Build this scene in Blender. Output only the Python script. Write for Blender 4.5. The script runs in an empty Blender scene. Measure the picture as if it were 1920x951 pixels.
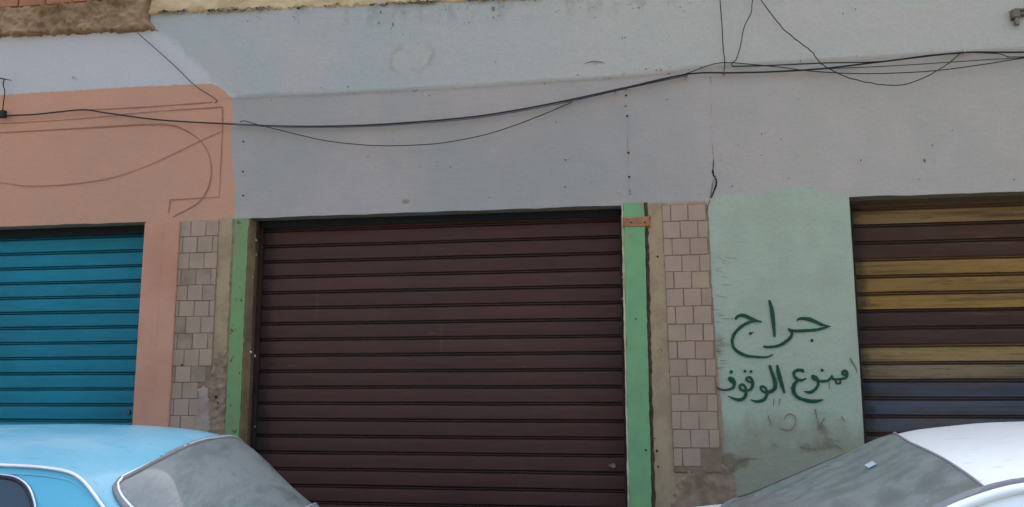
import bpy, bmesh, math, random
import numpy as np
from mathutils import Vector, noise
R=math.radians
random.seed(7); rng=np.random.RandomState(7)
scene=bpy.context.scene
COL=scene.collection

# ------------------------------------------------------------------ camera
F=1610.; CX,CY=960.,475.5
M=np.array([[0.98709687,0.02614285,0.15797571],[0.16010741,-0.14683584,-0.97611723],[-0.00232199,0.98881534,-0.14912687]])
u,_s,vt=np.linalg.svd(M); M=u@vt
CAM=np.array([0,-5.8,1.6])
def W(px,py,y=0.0):
    """survey point of the photograph -> metric point on the plane Y=y of the street"""
    d=M@np.array([px-CX,-(py-CY),-F]); t=(y-CAM[1])/d[1]
    return CAM+d*t
def WL(pts,y=0.0): return [tuple(W(p[0],p[1],y)) for p in pts]

cam=bpy.data.objects.new('camera',bpy.data.cameras.new('camera')); COL.objects.link(cam)
from mathutils import Matrix
cam.matrix_world=Matrix(((M[0][0],M[0][1],M[0][2],CAM[0]),(M[1][0],M[1][1],M[1][2],CAM[1]),(M[2][0],M[2][1],M[2][2],CAM[2]),(0,0,0,1)))
cam.data.sensor_width=36; cam.data.lens=36*F/1920; cam.data.clip_end=2000; cam.data.clip_start=.05
scene.camera=cam

# ------------------------------------------------------------------ light
SUN_EL=52; SUN_AZ=12      # sun stands behind the shop block
K=1.30
w=bpy.data.worlds.new('World'); scene.world=w; w.use_nodes=True
nt=w.node_tree; nt.nodes.clear()
sky=nt.nodes.new('ShaderNodeTexSky'); sky.sky_type='NISHITA'; sky.sun_disc=False
sky.sun_elevation=R(SUN_EL); sky.sun_rotation=R(SUN_AZ); sky.dust_density=7; sky.air_density=.9; sky.ozone_density=.4
bg=nt.nodes.new('ShaderNodeBackground'); bg.inputs[1].default_value=.15
out=nt.nodes.new('ShaderNodeOutputWorld'); nt.links.new(sky.outputs[0],bg.inputs[0]); nt.links.new(bg.outputs[0],out.inputs[0])
sl=bpy.data.lights.new('sun','SUN'); sl.energy=4.0; sl.angle=R(.5); sl.color=(1,.95,.86)
so=bpy.data.objects.new('sun',sl); COL.objects.link(so)
sd=Vector((math.sin(R(SUN_AZ))*math.cos(R(SUN_EL)),math.cos(R(SUN_AZ))*math.cos(R(SUN_EL)),math.sin(R(SUN_EL))))
so.rotation_euler=sd.to_track_quat('Z','Y').to_euler(); so.location=(0,20,30)
vs=scene.view_settings; vs.view_transform='Standard'; vs.look='None'; vs.gamma=1; vs.exposure=2.27

# ------------------------------------------------------------------ materials
def lin(c):
    return [ (v/255/12.92 if v/255<=.04045 else ((v/255+.055)/1.055)**2.4) for v in c]
TINT=(1.08,.99,.79)
def A(r,g,b,k=None):
    k=K if k is None else k
    l=lin((r,g,b)); return tuple(min(.85,l[i]*k*TINT[i]) for i in range(3))
class NB:
    def __init__(s,name):
        s.m=bpy.data.materials.new(name); s.m.use_nodes=True; s.t=s.m.node_tree; s.t.nodes.clear()
        s.out=s.t.nodes.new('ShaderNodeOutputMaterial'); s.b=s.t.nodes.new('ShaderNodeBsdfPrincipled'); s.t.links.new(s.b.outputs[0],s.out.inputs[0])
        tc=s.t.nodes.new('ShaderNodeTexCoord'); s.co=tc.outputs['Object']
    def L(s,a,b): s.t.links.new(a,b)
    def n(s,k): return s.t.nodes.new(k)
    def put(s,sock,v):
        if hasattr(v,'is_output'): s.L(v,sock)
        elif isinstance(v,(tuple,list)) and len(v)==3 and sock.type=='RGBA': sock.default_value=(*v,1)
        else: sock.default_value=v
    def map(s,scale=(1,1,1),loc=(0,0,0)):
        n=s.n('ShaderNodeMapping'); s.L(s.co,n.inputs[0]); n.inputs['Scale'].default_value=scale; n.inputs['Location'].default_value=loc; return n.outputs[0]
    def noise(s,scale,detail=4,rough=.55,vec=None,dist=0):
        n=s.n('ShaderNodeTexNoise'); s.L(vec if vec else s.co,n.inputs['Vector']); n.inputs['Scale'].default_value=scale
        n.inputs['Detail'].default_value=detail; n.inputs['Roughness'].default_value=rough; n.inputs['Distortion'].default_value=dist; return n.outputs[0]
    def vor(s,scale,vec=None,feat='F1'):
        n=s.n('ShaderNodeTexVoronoi'); n.feature=feat; s.L(vec if vec else s.co,n.inputs['Vector']); n.inputs['Scale'].default_value=scale; return n
    def ss(s,v,a,b,o0=0.,o1=1.):
        n=s.n('ShaderNodeMapRange'); n.interpolation_type='SMOOTHSTEP'; s.put(n.inputs[0],v); n.inputs[1].default_value=a; n.inputs[2].default_value=b
        n.inputs[3].default_value=o0; n.inputs[4].default_value=o1; return n.outputs[0]
    def math(s,op,a,b=0.):
        n=s.n('ShaderNodeMath'); n.operation=op; s.put(n.inputs[0],a); s.put(n.inputs[1],b); return n.outputs[0]
    def mix(s,f,a,b,mode='MIX'):
        n=s.n('ShaderNodeMix'); n.data_type='RGBA'; n.blend_type=mode; s.put(n.inputs[0],f); s.put(n.inputs[6],a); s.put(n.inputs[7],b); return n.outputs[2]
    def attr(s,name):
        n=s.n('ShaderNodeAttribute'); n.attribute_name=name; return n
    def bump(s,h,st=.3,d=.01):
        n=s.n('ShaderNodeBump'); s.put(n.inputs['Height'],h); n.inputs['Strength'].default_value=st; n.inputs['Distance'].default_value=d; s.L(n.outputs[0],s.b.inputs['Normal']); return n
    def fin(s,col,rough=.8,metal=0.,spec=.3):
        s.put(s.b.inputs['Base Color'],col); s.put(s.b.inputs['Roughness'],rough); s.b.inputs['Metallic'].default_value=metal; s.b.inputs['Specular IOR Level'].default_value=spec; return s.m

def simple(name,c,rough=.8,c2=None,scale=3,amt=.5,fine=40,fbump=.15,metal=0.,spec=.3,chipc=None,chipt=.66,chips=9):
    b=NB(name); n=b.noise(scale,5,.6); n2=b.noise(fine,3,.6)
    c2=c2 or tuple(v*.7 for v in c)
    col=b.mix(b.math('MULTIPLY',b.ss(n,.35,.7),amt),c,c2)
    col=b.mix(b.ss(n2,.35,.75,0,.25),col,tuple(v*.75 for v in c))
    if chipc:
        cn=b.noise(chips,6,.65); f=b.ss(cn,chipt,chipt+.015); col=b.mix(f,col,chipc)
        h=b.math('SUBTRACT',b.math('MULTIPLY',n2,.4),f); b.bump(h,.4,.003)
    else: b.bump(n2,fbump,.004)
    return b.fin(col,rough,metal,spec)

MAT={}
# --- shop wall paint: signed distances to each painted area are stored on the mesh
def wall_material():
    b=NB('wall_paint')
    wob=b.math('MULTIPLY',b.math('SUBTRACT',b.noise(14,5,.6),.5),.03)
    wob2=b.math('MULTIPLY',b.math('SUBTRACT',b.noise(5,5,.7),.5),.16)
    big=b.noise(.9,4,.55); mid=b.noise(3.2,5,.6); fine=b.noise(60,4,.6)
    def area(name,soft=.006,wb=wob):
        v=b.math('ADD',b.attr(name).outputs['Fac'],wb); return b.ss(v,-soft,soft)
    col=b.mix(b.ss(big,.4,.62),A(126,127,130),A(137,132,135))
    # right hand side slightly lighter and warmer
    col=b.mix(b.math('MULTIPLY',b.ss(b.attr('rightside').outputs['Fac'],-.3,.5),.75),col,b.mix(b.ss(mid,.4,.65),A(140,139,137),A(146,141,140)))
    up=b.mix(b.ss(b.noise(1.3,4,.5),.4,.62),A(133,141,147),A(141,141,147))
    up=b.mix(b.math('MULTIPLY',b.ss(b.attr('rightside').outputs['Fac'],-1.6,.2),.8),up,A(146,147,146))
    up=b.mix(area('lavender',.03,wob2),up,A(149,152,162))
    col=b.mix(area('upper',.007),col,up)
    # repair patch
    rp=area('repair',.02,wob2); col=b.mix(b.math('MULTIPLY',rp,.3),col,A(144,143,140))
    ring=b.math('MULTIPLY',b.math('MULTIPLY',rp,b.math('SUBTRACT',1,b.ss(b.math('ADD',b.attr('repair').outputs['Fac'],wob2),.015,.04))),b.ss(mid,.45,.6)); col=b.mix(b.math('MULTIPLY',ring,.38),col,A(104,104,100))
    # grime under the render band and along the step
    g=b.math('MULTIPLY',b.ss(b.attr('topgrime').outputs['Fac'],0,.25,1,0),b.ss(b.noise(7,6,.7,b.map((1,1,.45))),.46,.64)); col=b.mix(b.math('MULTIPLY',g,.42),col,A(104,101,96))
    # mint
    mint=b.mix(b.ss(mid,.4,.65),A(134,147,137),A(129,141,132))
    col=b.mix(area('mint',.03,wob2),col,mint)
    # pink
    pk=b.mix(b.ss(big,.4,.62),A(156,119,103),A(150,117,104)); pk=b.mix(b.ss(mid,.45,.7,0,.5),pk,A(160,122,102))
    col=b.mix(area('pink',.006),col,pk)
    # beige bare render beside the tiles
    bg_=b.mix(b.ss(b.noise(6,6,.65),.42,.6),A(136,121,99),A(124,108,90)); bg_=b.mix(b.ss(b.noise(16,5,.7),.60,.66,0,.4),bg_,A(92,78,66))
    col=b.mix(area('beige',.006),col,bg_)
    # dirt near the pavement
    dn=b.ss(b.math('ADD',b.attr('lowdirt').outputs['Fac'],b.math('MULTIPLY',b.math('SUBTRACT',b.noise(3.5,7,.65,b.map((1,1,.6))),.5),1.3)),.2,.75,0,.68)
    col=b.mix(dn,col,A(106,101,88))
    dk=b.ss(b.math('ADD',b.attr('smear').outputs['Fac'],b.math('MULTIPLY',b.math('SUBTRACT',b.noise(9,7,.7),.5),1.3)),.45,.85,0,.75)
    col=b.mix(dk,col,A(88,80,66))
    st=b.ss(b.noise(18,6,.75,b.map((1,1,.28))),.64,.72,0,.30); col=b.mix(st,col,A(100,98,95))
    sp=b.vor(9); spk=b.math('MULTIPLY',b.ss(sp.outputs['Distance'],.0,.075,1,0),b.ss(b.noise(2.1,3,.5),.53,.6)); col=b.mix(b.math('MULTIPLY',spk,.5),col,A(80,78,76))
    col=b.mix(b.ss(fine,.3,.8,0,.14),col,A(88,88,88))
    h=b.math('ADD',b.math('MULTIPLY',fine,.25),b.math('ADD',b.math('MULTIPLY',b.noise(4,6,.6),2.2),b.math('MULTIPLY',big,3.)))
    h=b.math('ADD',h,b.math('MULTIPLY',b.noise(11,4,.6,b.map((1,1,2.2))),.7)); b.bump(h,.5,.008)
    return b.fin(col,.85,0,.2)
MAT['wall']=wall_material()
MAT['hole']=simple('dark_hole',A(26,24,24),.95)
MAT['chip']=simple('chipped_render',A(92,88,84),.95)
MAT['scar']=simple('pale_scar',A(158,152,144),.9)
MAT['line']=simple('painted_line',A(124,87,76),.85,fine=25)
MAT['line2']=simple('painted_line_faint',A(132,94,82),.85,fine=25)
MAT['graffiti']=simple('green_paint_stroke',A(10,58,40),.7,A(8,46,34),14,.8,60,.1)
MAT['redmark']=simple('faded_red_stroke',A(120,100,90),.85)
MAT['greymark']=simple('grey_smear_stroke',A(98,98,88),.9)
MAT['pink']=simple('pink_paint',A(156,118,104),.8,A(146,104,88),3,.8,30,.2,chipc=A(120,78,64),chipt=.70)
MAT['greenL']=simple('green_paint_worn',A(88,122,82),.75,A(98,106,78),4,.9,30,.2,chipc=A(70,60,46),chipt=.645,chips=13)
MAT['greenR']=simple('green_paint_strip',A(94,136,98),.75,A(88,124,96),5,.8,30,.2,chipc=A(116,110,88),chipt=.665,chips=13)
MAT['cream']=simple('cream_edge_paint',A(160,158,140),.75,A(120,104,84),8,.8)
MAT['rust']=simple('rusty_plate',A(134,98,72),.9,A(108,76,56),22,.9,70,.5)
MAT['rustdark']=simple('rusty_seam',A(66,52,42),.95,A(38,32,28),30,.9,70,.7)
MAT['tile']=simple('beige_tile',A(134,117,107),.55,A(126,111,102),5,.8,18,.1,spec=.15)
MAT['tile_b']=simple('beige_tile_pinker',A(131,112,102),.6,A(122,105,96),6,.9,18,.1,spec=.15)
MAT['tile_c']=simple('beige_tile_yellower',A(134,119,105),.6,A(124,110,98),6,.9,18,.1,spec=.15)
MAT['tile2_b']=simple('grey_tile_dirty',A(124,110,100),.7,A(100,86,76),5,.9,14,.15,spec=.15)
MAT['tile2']=simple('grey_beige_tile',A(131,116,106),.7,A(118,105,95),4,.9,12,.15,spec=.15)
MAT['grout']=simple('brown_grout',A(110,94,83),.95,A(96,80,70),12,.8)
MAT['bare']=simple('bare_brown_render',A(122,104,90),.95,A(88,76,66),9,.95,30,.6)
MAT['mortar']=simple('rough_mortar',A(128,110,90),.95,A(86,68,48),3,1.,30,1.)
MAT['palepatch']=simple('pale_plaster_patch',A(134,122,116),.95,A(116,104,98),8,.9,30,.5)
MAT['olive']=simple('olive_jamb_edge',A(104,92,68),.9,A(78,66,50),7,.9,30,.4)
MAT['render']=simple('cream_render',A(164,150,128),.95,A(140,122,98),5,.9,24,.8)
MAT['brick']=simple('red_brick',A(136,94,76),.95,A(112,76,62),7,.9,40,.5)
MAT['reveal']=simple('brown_reveal',A(84,66,54),.9,A(56,48,40),6,.95,30,.5,chipc=A(140,132,112),chipt=.67,chips=10)
MAT['guide']=simple('dark_guide_rail',A(46,38,34),.8,A(30,27,26),8,.8,spec=.15)
MAT['dark']=simple('lintel_shade_dark',A(27,32,38),.8,spec=.1)
MAT['soffit']=simple('grey_soffit_paint',A(126,129,131),.85)
MAT['shell']=simple('grey_render_shell',A(140,134,126),.9)
MAT['wire']=simple('black_cable',A(40,38,36),.7,spec=.2)
MAT['wireg']=simple('grey_cable',A(70,70,72),.5,spec=.4)
MAT['steel']=simple('weathered_steel',A(100,98,92),.6,A(80,70,58),20,.8,metal=.3)
MAT['lock']=simple('dark_lock',A(30,34,40),.4,spec=.6)

def shutter_material(name,cols,dirt,dirtc,rough=.55,xe=None,brush=0):
    b=NB(name); a=b.attr('slat').outputs['Color']
    n=b.noise(2.2,5,.6,b.map((1,1,3))); n2=b.noise(9,6,.7,b.map((.6,1,5)))
    col=b.mix(b.ss(n,.35,.7,0,.35),a,b.mix(.5,a,dirtc))
    col=b.mix(b.ss(n2,.56,.68,0,dirt),col,dirtc)
    sc=b.ss(b.noise(40,2,.5,b.map((.12,1,1.6))),.73,.77,0,.4); col=b.mix(sc,col,b.mix(.6,a,A(140,130,120)))
    if brush:
        bn=b.noise(7,6,.7,b.map((.18,1,4.5))); col=b.mix(b.ss(bn,.46,.66,0,brush),col,dirtc)
        bn2=b.noise(5,6,.7,b.map((.25,1,5),(4,0,2))); col=b.mix(b.ss(bn2,.56,.70,0,brush*.32),col,A(112,96,66))
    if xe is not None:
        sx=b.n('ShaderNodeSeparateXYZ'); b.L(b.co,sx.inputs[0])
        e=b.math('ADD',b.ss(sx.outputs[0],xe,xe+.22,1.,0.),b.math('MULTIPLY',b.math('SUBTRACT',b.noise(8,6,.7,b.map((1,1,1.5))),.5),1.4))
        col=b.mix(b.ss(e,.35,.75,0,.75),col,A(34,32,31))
    wn=b.noise(1.1,4,.6,b.map((1,1,1),(9,0,3))); col=b.mix(b.ss(wn,.42,.68,0,.35),col,b.mix(.5,a,A(20,20,22)))
    run=b.noise(14,4,.6,b.map((1,1,.08))); col=b.mix(b.ss(run,.66,.78,0,.12),col,A(110,104,96))
    h=b.math('ADD',b.math('MULTIPLY',b.noise(3,4,.5,b.map((1,1,2.5))),2.2),b.math('MULTIPLY',b.noise(70,3,.5),.12)); b.bump(h,.35,.01)
    return b.fin(col,b.ss(n2,.3,.7,rough-.05,rough+.2),.0,.16)

# ------------------------------------------------------------------ mesh helpers
def put(name,me,mats,parent=None):
    o=bpy.data.objects.new(name,me); COL.objects.link(o)
    for m in (mats if isinstance(mats,(list,tuple)) else [mats]): me.materials.append(m)
    if parent: o.parent=parent
    return o
class MB:
    def __init__(s): s.v=[];s.f=[];s.mi=[];s.uvc=[]
    def add(s,vs,fs,mi=0):
        o=len(s.v); s.v+= [tuple(map(float,v)) for v in vs]; s.f+=[tuple(i+o for i in f) for f in fs]; s.mi+=[mi]*len(fs)
    def box(s,x0,x1,y0,y1,z0,z1,mi=0,bev=0,jit=0):
        j=lambda:random.uniform(-jit,jit)
        v=[(x0,y0,z0),(x1,y0,z0),(x1,y1,z0),(x0,y1,z0),(x0,y0,z1),(x1,y0,z1),(x1,y1,z1),(x0,y1,z1)]
        if bev>0:
            # bevelled front (y0) face
            x0b,x1b,z0b,z1b=x0+bev,x1-bev,z0+bev,z1-bev
            v=[(x0,y1,z0),(x1,y1,z0),(x1,y1,z1),(x0,y1,z1),(x0+j(),y0+bev,z0+j()),(x1+j(),y0+bev,z0+j()),(x1+j(),y0+bev,z1+j()),(x0+j(),y0+bev,z1+j()),(x0b,y0,z0b),(x1b,y0,z0b),(x1b,y0,z1b),(x0b,y0,z1b)]
            f=[(0,4,5,1)[::-1],(1,5,6,2)[::-1],(2,6,7,3)[::-1],(3,7,4,0)[::-1],(4,8,9,5)[::-1],(5,9,10,6)[::-1],(6,10,11,7)[::-1],(7,11,8,4)[::-1],(8,11,10,9)[::-1],(0,1,2,3)[::-1]]
        else: f=[(0,3,2,1),(4,5,6,7),(0,1,5,4),(1,2,6,5),(2,3,7,6),(3,0,4,7)]
        s.add(v,f,mi)
    def cyl(s,p0,p1,r,n=16,mi=0,r2=None,cap=True):
        p0=Vector(p0);p1=Vector(p1); d=(p1-p0).normalized(); a=d.orthogonal().normalized(); b=d.cross(a); r2=r if r2 is None else r2
        v=[];f=[]
        for k in range(n):
            t=2*math.pi*k/n; o=a*math.cos(t)+b*math.sin(t); v+= [tuple(p0+o*r),tuple(p1+o*r2)]
        for k in range(n):
            q=(k+1)%n; f.append((2*k,2*q,2*q+1,2*k+1))
        if cap: f.append(tuple(2*k for k in range(n))[::-1]); f.append(tuple(2*k+1 for k in range(n)))
        s.add(v,f,mi)
    def tube(s,pts,r,n=8,mi=0,closed=False):
        P=[Vector(p) for p in pts]; N=len(P); v=[];f=[]; prev=None
        for i in range(N):
            if closed: d=P[(i+1)%N]-P[i-1]
            else: d=P[min(i+1,N-1)]-P[max(i-1,0)]
            d.normalize()
            if prev is None: a=d.orthogonal().normalized()
            else:
                a=prev-d*prev.dot(d)
                a=a.normalized() if a.length>1e-6 else d.orthogonal().normalized()
            prev=a; b=d.cross(a); rr=r[i] if hasattr(r,'__len__') else r
            for k in range(n):
                t=2*math.pi*k/n; v.append(tuple(P[i]+(a*math.cos(t)+b*math.sin(t))*rr))
        for i in range(N if closed else N-1):
            j=(i+1)%N
            for k in range(n): q=(k+1)%n; f.append((i*n+k,i*n+q,j*n+q,j*n+k))
        if not closed: f.append(tuple(range(n))[::-1]); f.append(tuple((N-1)*n+k for k in range(n)))
        s.add(v,f,mi)
    def build(s,name,mats,parent=None,smooth=None):
        me=bpy.data.meshes.new(name); me.from_pydata(s.v,[],s.f); me.polygons.foreach_set('material_index',s.mi); me.update()
        if smooth is not None:
            me.polygons.foreach_set('use_smooth',[True]*len(me.polygons)); me.set_sharp_from_angle(angle=R(smooth))
        return put(name,me,mats,parent)
def spline(pts,per=10):
    P=[np.array(p,float) for p in pts]
    if len(P)<3: 
        return [tuple(P[0]+(P[-1]-P[0])*t) for t in np.linspace(0,1,per+1)]
    out=[]; 
    for i in range(len(P)-1):
        p0=P[i-1] if i>0 else 2*P[0]-P[1]; p1=P[i]; p2=P[i+1]; p3=P[i+2] if i+2<len(P) else 2*P[-1]-P[-2]
        for k in range(per):
            t=k/per; out.append(tuple(.5*((2*p1)+(-p0+p2)*t+(2*p0-5*p1+4*p2-p3)*t*t+(-p0+3*p1-3*p2+p3)*t**3)))
    out.append(tuple(P[-1])); return out
def tag(o,label,cat,group=None):
    o['label']=label; o['category']=cat
    if group: o['group']=group
    return o
def empty(name,loc,label=None,cat=None,group=None):
    o=bpy.data.objects.new(name,None); COL.objects.link(o); o.location=loc; o.empty_display_size=.2
    if label: tag(o,label,cat,group)
    return o
def structure(o): o['kind']='structure'; return o

def sdf(poly,X,Z):
    """signed distance, positive inside"""
    P=np.array(poly,float); n=len(P); d=np.full(X.shape,1e9); ins=np.zeros(X.shape,bool)
    for i in range(n):
        a=P[i];b=P[(i+1)%n]; e=b-a; wx=X-a[0]; wz=Z-a[1]
        t=np.clip((wx*e[0]+wz*e[1])/(e@e+1e-12),0,1); d=np.minimum(d,np.hypot(wx-e[0]*t,wz-e[1]*t))
        c=((a[1]<=Z)&(b[1]>Z))|((b[1]<=Z)&(a[1]>Z))
        with np.errstate(divide='ignore',invalid='ignore'):
            xi=a[0]+(Z-a[1])*(b[0]-a[0])/(b[1]-a[1] if abs(b[1]-a[1])>1e-12 else 1e-12)
        ins^=c&(X<xi)
    return np.where(ins,d,-d)
def XZ(pts): return [(float(W(*p)[0]),float(W(*p)[2])) for p in pts]
def fnoise(X,Y,Z,s,o=4,seed=0.):
    out=np.empty(X.shape); f=out.ravel()
    for i,(x,y,z) in enumerate(zip(X.ravel(),np.broadcast_to(Y,X.shape).ravel(),Z.ravel())):
        f[i]=noise.fractal(Vector((x*s+seed,y*s,z*s-seed)),1.,2.,o)
    return out
def relief(name,box,step,shape,front,mats,parent,amp=.01,ns=12,seed=0.,edge=.012,back=.02,rag=.02,rs=20,smooth=True,miss=None):
    """rough lump of plaster or mortar: a height field that dives behind the wall outside its ragged outline"""
    x0,x1,z0,z1=box; xs=np.arange(x0,x1+step,step); zs=np.arange(z0,z1+step,step); X,Z=np.meshgrid(xs,zs)
    s=shape(X,Z)+rag*fnoise(X,0,Z,rs,5,seed+3); n=fnoise(X,0,Z,ns,6,seed)
    t=np.clip((s+edge)/(2*edge),0,1); t=t*t*(3-2*t)
    Y=back-(back+front)*t-amp*n*t
    nx,nz=len(xs),len(zs); v=np.stack([X,Y,Z],-1).reshape(-1,3)
    keep=(s>-edge*1.6); idx=np.arange(nx*nz).reshape(nz,nx); f=[]
    for j in range(nz-1):
        for i in range(nx-1):
            if keep[j,i] or keep[j,i+1] or keep[j+1,i] or keep[j+1,i+1]: f.append((int(idx[j,i]),int(idx[j,i+1]),int(idx[j+1,i+1]),int(idx[j+1,i])))
    me=bpy.data.meshes.new(name); me.from_pydata([tuple(p) for p in v],[],f)
    bm=bmesh.new(); bm.from_mesh(me); bmesh.ops.delete(bm,geom=[q for q in bm.verts if not q.link_faces],context='VERTS'); bm.to_mesh(me); bm.free()
    if smooth: me.polygons.foreach_set('use_smooth',[True]*len(me.polygons))
    return put(name,me,mats,parent)

# ------------------------------------------------------------------ key sizes of the shop front
LZ=2.80
OPEN=[(-6.6,-3.707),(-2.879,-.180),(1.303,4.2)]   # blue, brown, striped
TOPZ=12.5; XL,XR=-9.,8.5  # unseen upper height, raised to lengthen the shadow over the street
shop=empty('shop_building',(-1,0,0),'row of small shops with grey, pink and mint painted wall and three closed roller shutters','building')
shop.location=(0,0,0)

# --- wall sheet
def axis(a,b,fine0,fine1,step,coarse,must):
    s=set([a,b]); 
    x=a
    while x<fine0: s.add(round(x,4)); x+=coarse
    x=fine0
    while x<fine1: s.add(round(x,4)); x+=step
    x=fine1
    while x<b: s.add(round(x,4)); x+=coarse
    s=sorted(s); out=[]
    for v in s:
        if all(abs(v-m)>step*.45 for m in must): out.append(v)
    return np.array(sorted(out+list(must)))
xs=axis(XL,XR,-5.5,2.9,.016,.25,[o for p in OPEN for o in p])
zs=axis(0,TOPZ,.55,4.75,.016,.3,[LZ])
X,Z=np.meshgrid(xs,zs)
bandline=XZ([(440,184),(860,165),(1200,142),(1340,125),(1600,113),(1800,100),(1920,93)])
upper_poly=[(-12,bandline[0][1]-.02),(-3.3,bandline[0][1])]+bandline+[(12,3.74),(12,12),(-12,12)]
pk=XZ([(0,178),(100,172),(250,163),(398,157),(416,166),(434,183),(437,215),(434,262),(435,300),(441,345),(441,400),(437,409),(412,416),(337,418)])
pink_poly=[(-7.2,2.4),(-7.2,pk[0][1]+.02)]+pk+[(-3.43,2.4)]
mint_poly=XZ([(1338,372),(1352,366),(1420,364),(1470,354),(1520,352),(1560,362),(1592,369)])+[(1.32,2.8),(1.32,-1)]+XZ([(1375,930),(1362,830),(1348,700),(1334,560),(1324,430),(1324,385)])
lav_poly=XZ([(-700,60),(285,50),(330,80),(372,120),(412,165),(440,184),(-700,250)])
rep_poly=XZ([(728,100),(760,88),(800,84),(818,100),(812,125),(785,140),(745,142),(726,125)])
beige=[sdf(p,X,Z) for p in (XZ([(410,408),(438,408),(428,860),(390,860),(392,780),(402,560)]), [(-.03,LZ+.005),(.395,LZ+.01),(.41,1.9),(.44,1.4),(.47,0),(-.03,0)], [(-3.45,LZ-.2),(-2.9,LZ-.2),(-2.9,0),(-3.45,0)])]
att={'upper':sdf(upper_poly,X,Z),'pink':sdf(pink_poly,X,Z),'mint':sdf(mint_poly,X,Z),'lavender':sdf(lav_poly,X,Z),'repair':sdf(rep_poly,X,Z),
 'beige':np.maximum.reduce(beige),'rightside':(X-.35)*.55,'topgrime':4.33-Z+np.clip((-2.6-X)*.6,0,.5)}
low=np.clip((1.62-Z)/.75,0,1)*np.where((X>.3)&(X<1.4),1.0,.5)
att['lowdirt']=low
def blob(px,py,r,a=1.,sx=1.):
    c=W(px,py); return a*np.exp(-(((X-c[0])/(r*sx))**2+((Z-c[2])/r)**2))
att['smear']=np.clip(blob(1360,880,.10,1.,.5)+blob(1385,868,.07,.9,1.5)+blob(1445,790,.06,.6)+blob(1540,800,.06,.6)+blob(1350,640,.12,.5,.4)+blob(1352,720,.2,.55,.3)+blob(1500,840,.08,.6,2)+blob(1380,640,.09,.4)+blob(1340,350,.03,.5)
   +blob(560,340,.05,.0)+blob(1480,500,.2,.0)+blob(760,378,.035,.8,1.4)+blob(1120,120,.02,.55,4)+blob(1170,140,.03,.6)+blob(1590,700,.05,.5,.4)+blob(1560,830,.1,.6)+blob(60,150,.03,.4,4),0,1)
Y=np.zeros(X.shape)
s=np.clip((att['upper']+.006)/.012,0,1)*np.clip((X+3.25)/.3,0,1); Y-=.012*s*s*(3-2*s)
nx,nz=len(xs),len(zs); idx=np.arange(nx*nz).reshape(nz,nx)
xm=(xs[:-1]+xs[1:])/2; zm=(zs[:-1]+zs[1:])/2
solid=np.ones((nz-1,nx-1),bool)
for a,b in OPEN: solid[np.ix_(zm<LZ,(xm>a)&(xm<b))]=False
jj,ii=np.nonzero(solid)
faces=np.stack([idx[jj,ii],idx[jj,ii+1],idx[jj+1,ii+1],idx[jj+1,ii]],-1).tolist()
# small waviness of the hand finished lintel edges
und=np.array([[noise.fractal(Vector((x*2.2,0,z*2.2)),1,2,3) if True else 0 for x in xs[::6]] for z in zs[::6]])
ui=np.clip(np.arange(nz)/6,0,und.shape[0]-1.001); uj=np.clip(np.arange(nx)/6,0,und.shape[1]-1.001)
i0=ui.astype(int); j0=uj.astype(int); fi=(ui-i0)[:,None]; fj=(uj-j0)[None,:]
i1=np.minimum(i0+1,und.shape[0]-1); j1=np.minimum(j0+1,und.shape[1]-1)
U_=und[np.ix_(i0,j0)]*(1-fi)*(1-fj)+und[np.ix_(i1,j0)]*fi*(1-fj)+und[np.ix_(i0,j1)]*(1-fi)*fj+und[np.ix_(i1,j1)]*fi*fj
Y+=.0035*U_
Zw=Z.copy(); row=np.where(zs==LZ)[0][0]
edgewob=np.array([.006*noise.fractal(Vector((x*3.1,5,0)),1,2,5) for x in xs]); Zw[row]+=edgewob
nv=nx*nz; verts=np.stack([X,Y,Zw],-1).reshape(-1,3).tolist()
wb=MB(); wb.v=[tuple(v) for v in verts]; wb.f=[tuple(f) for f in faces]; wb.mi=[0]*len(faces)
# chipped spots and drill holes, real little pits' dark faces and pale rims a millimetre proud
def chip(px,py,r,mi=1,rim=False,sx=1.,ang=0.,y=-.0165):
    c=W(px,py); n=9; yy=y if (c[2]>3.74) else y+.012-.0005
    def ring(rr,yv,m):
        v=[]
        for k in range(n):
            t=2*math.pi*k/n; q=rr*random.uniform(.65,1.2); a,b_=q*math.cos(t)*sx,q*math.sin(t)
            v.append((c[0]+a*math.cos(ang)-b_*math.sin(ang),yv,c[2]+a*math.sin(ang)+b_*math.cos(ang)))
        wb.add(v,[tuple(range(n))],m)
    if rim: ring(r*1.9,yy+.0006,3)
    ring(r,yy,mi)
for x,y in [(457,266),(456,322),(456,367),(1174,180),(1176,218),(1178,287),(1180,332)]: chip(x,y,.0085,1)
for x,y in [(1154,174),(1172,200),(1174,198),(1181,358),(1182,364)]: chip(x,y,.006,2)
for x,y in [(1167,73),(1172,73)]: chip(x,y,.005,1)
for x,y in [(717,252),(690,294),(705,314),(845,240+.252*290),(762,240+.252*252),(788,240+.252*290),(820,312),(918,371),(533,337),(1062,300),(1073,294),(988,330),(1060,351),(1110,342),(1161,361),(1195,270),(1203,310),(1267,362),(1312,364),(1352,301),(1383,274),(1428,252),(1434,250),(1427,291),(1373,350),(1334,273),(1497,187),(1464,261),(1478,335),(1614,301),(1733,300),(1748,273),(1722,336),(1901,337),(1785,245),(1250,187),(1326,213),(1402,209),(1580,28),(1603,19),(872,45),(880,44),(931,40),(785,83),(757,66),(735,55),(140,147),(930,118),(1500,116),(1520,115),(1605,107)]:
    chip(x,y,random.uniform(.0035,.0065),random.choice([2,2,2,2,1]),rim=random.random()<.3,sx=random.uniform(.7,1.6),ang=random.uniform(0,3))
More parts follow.
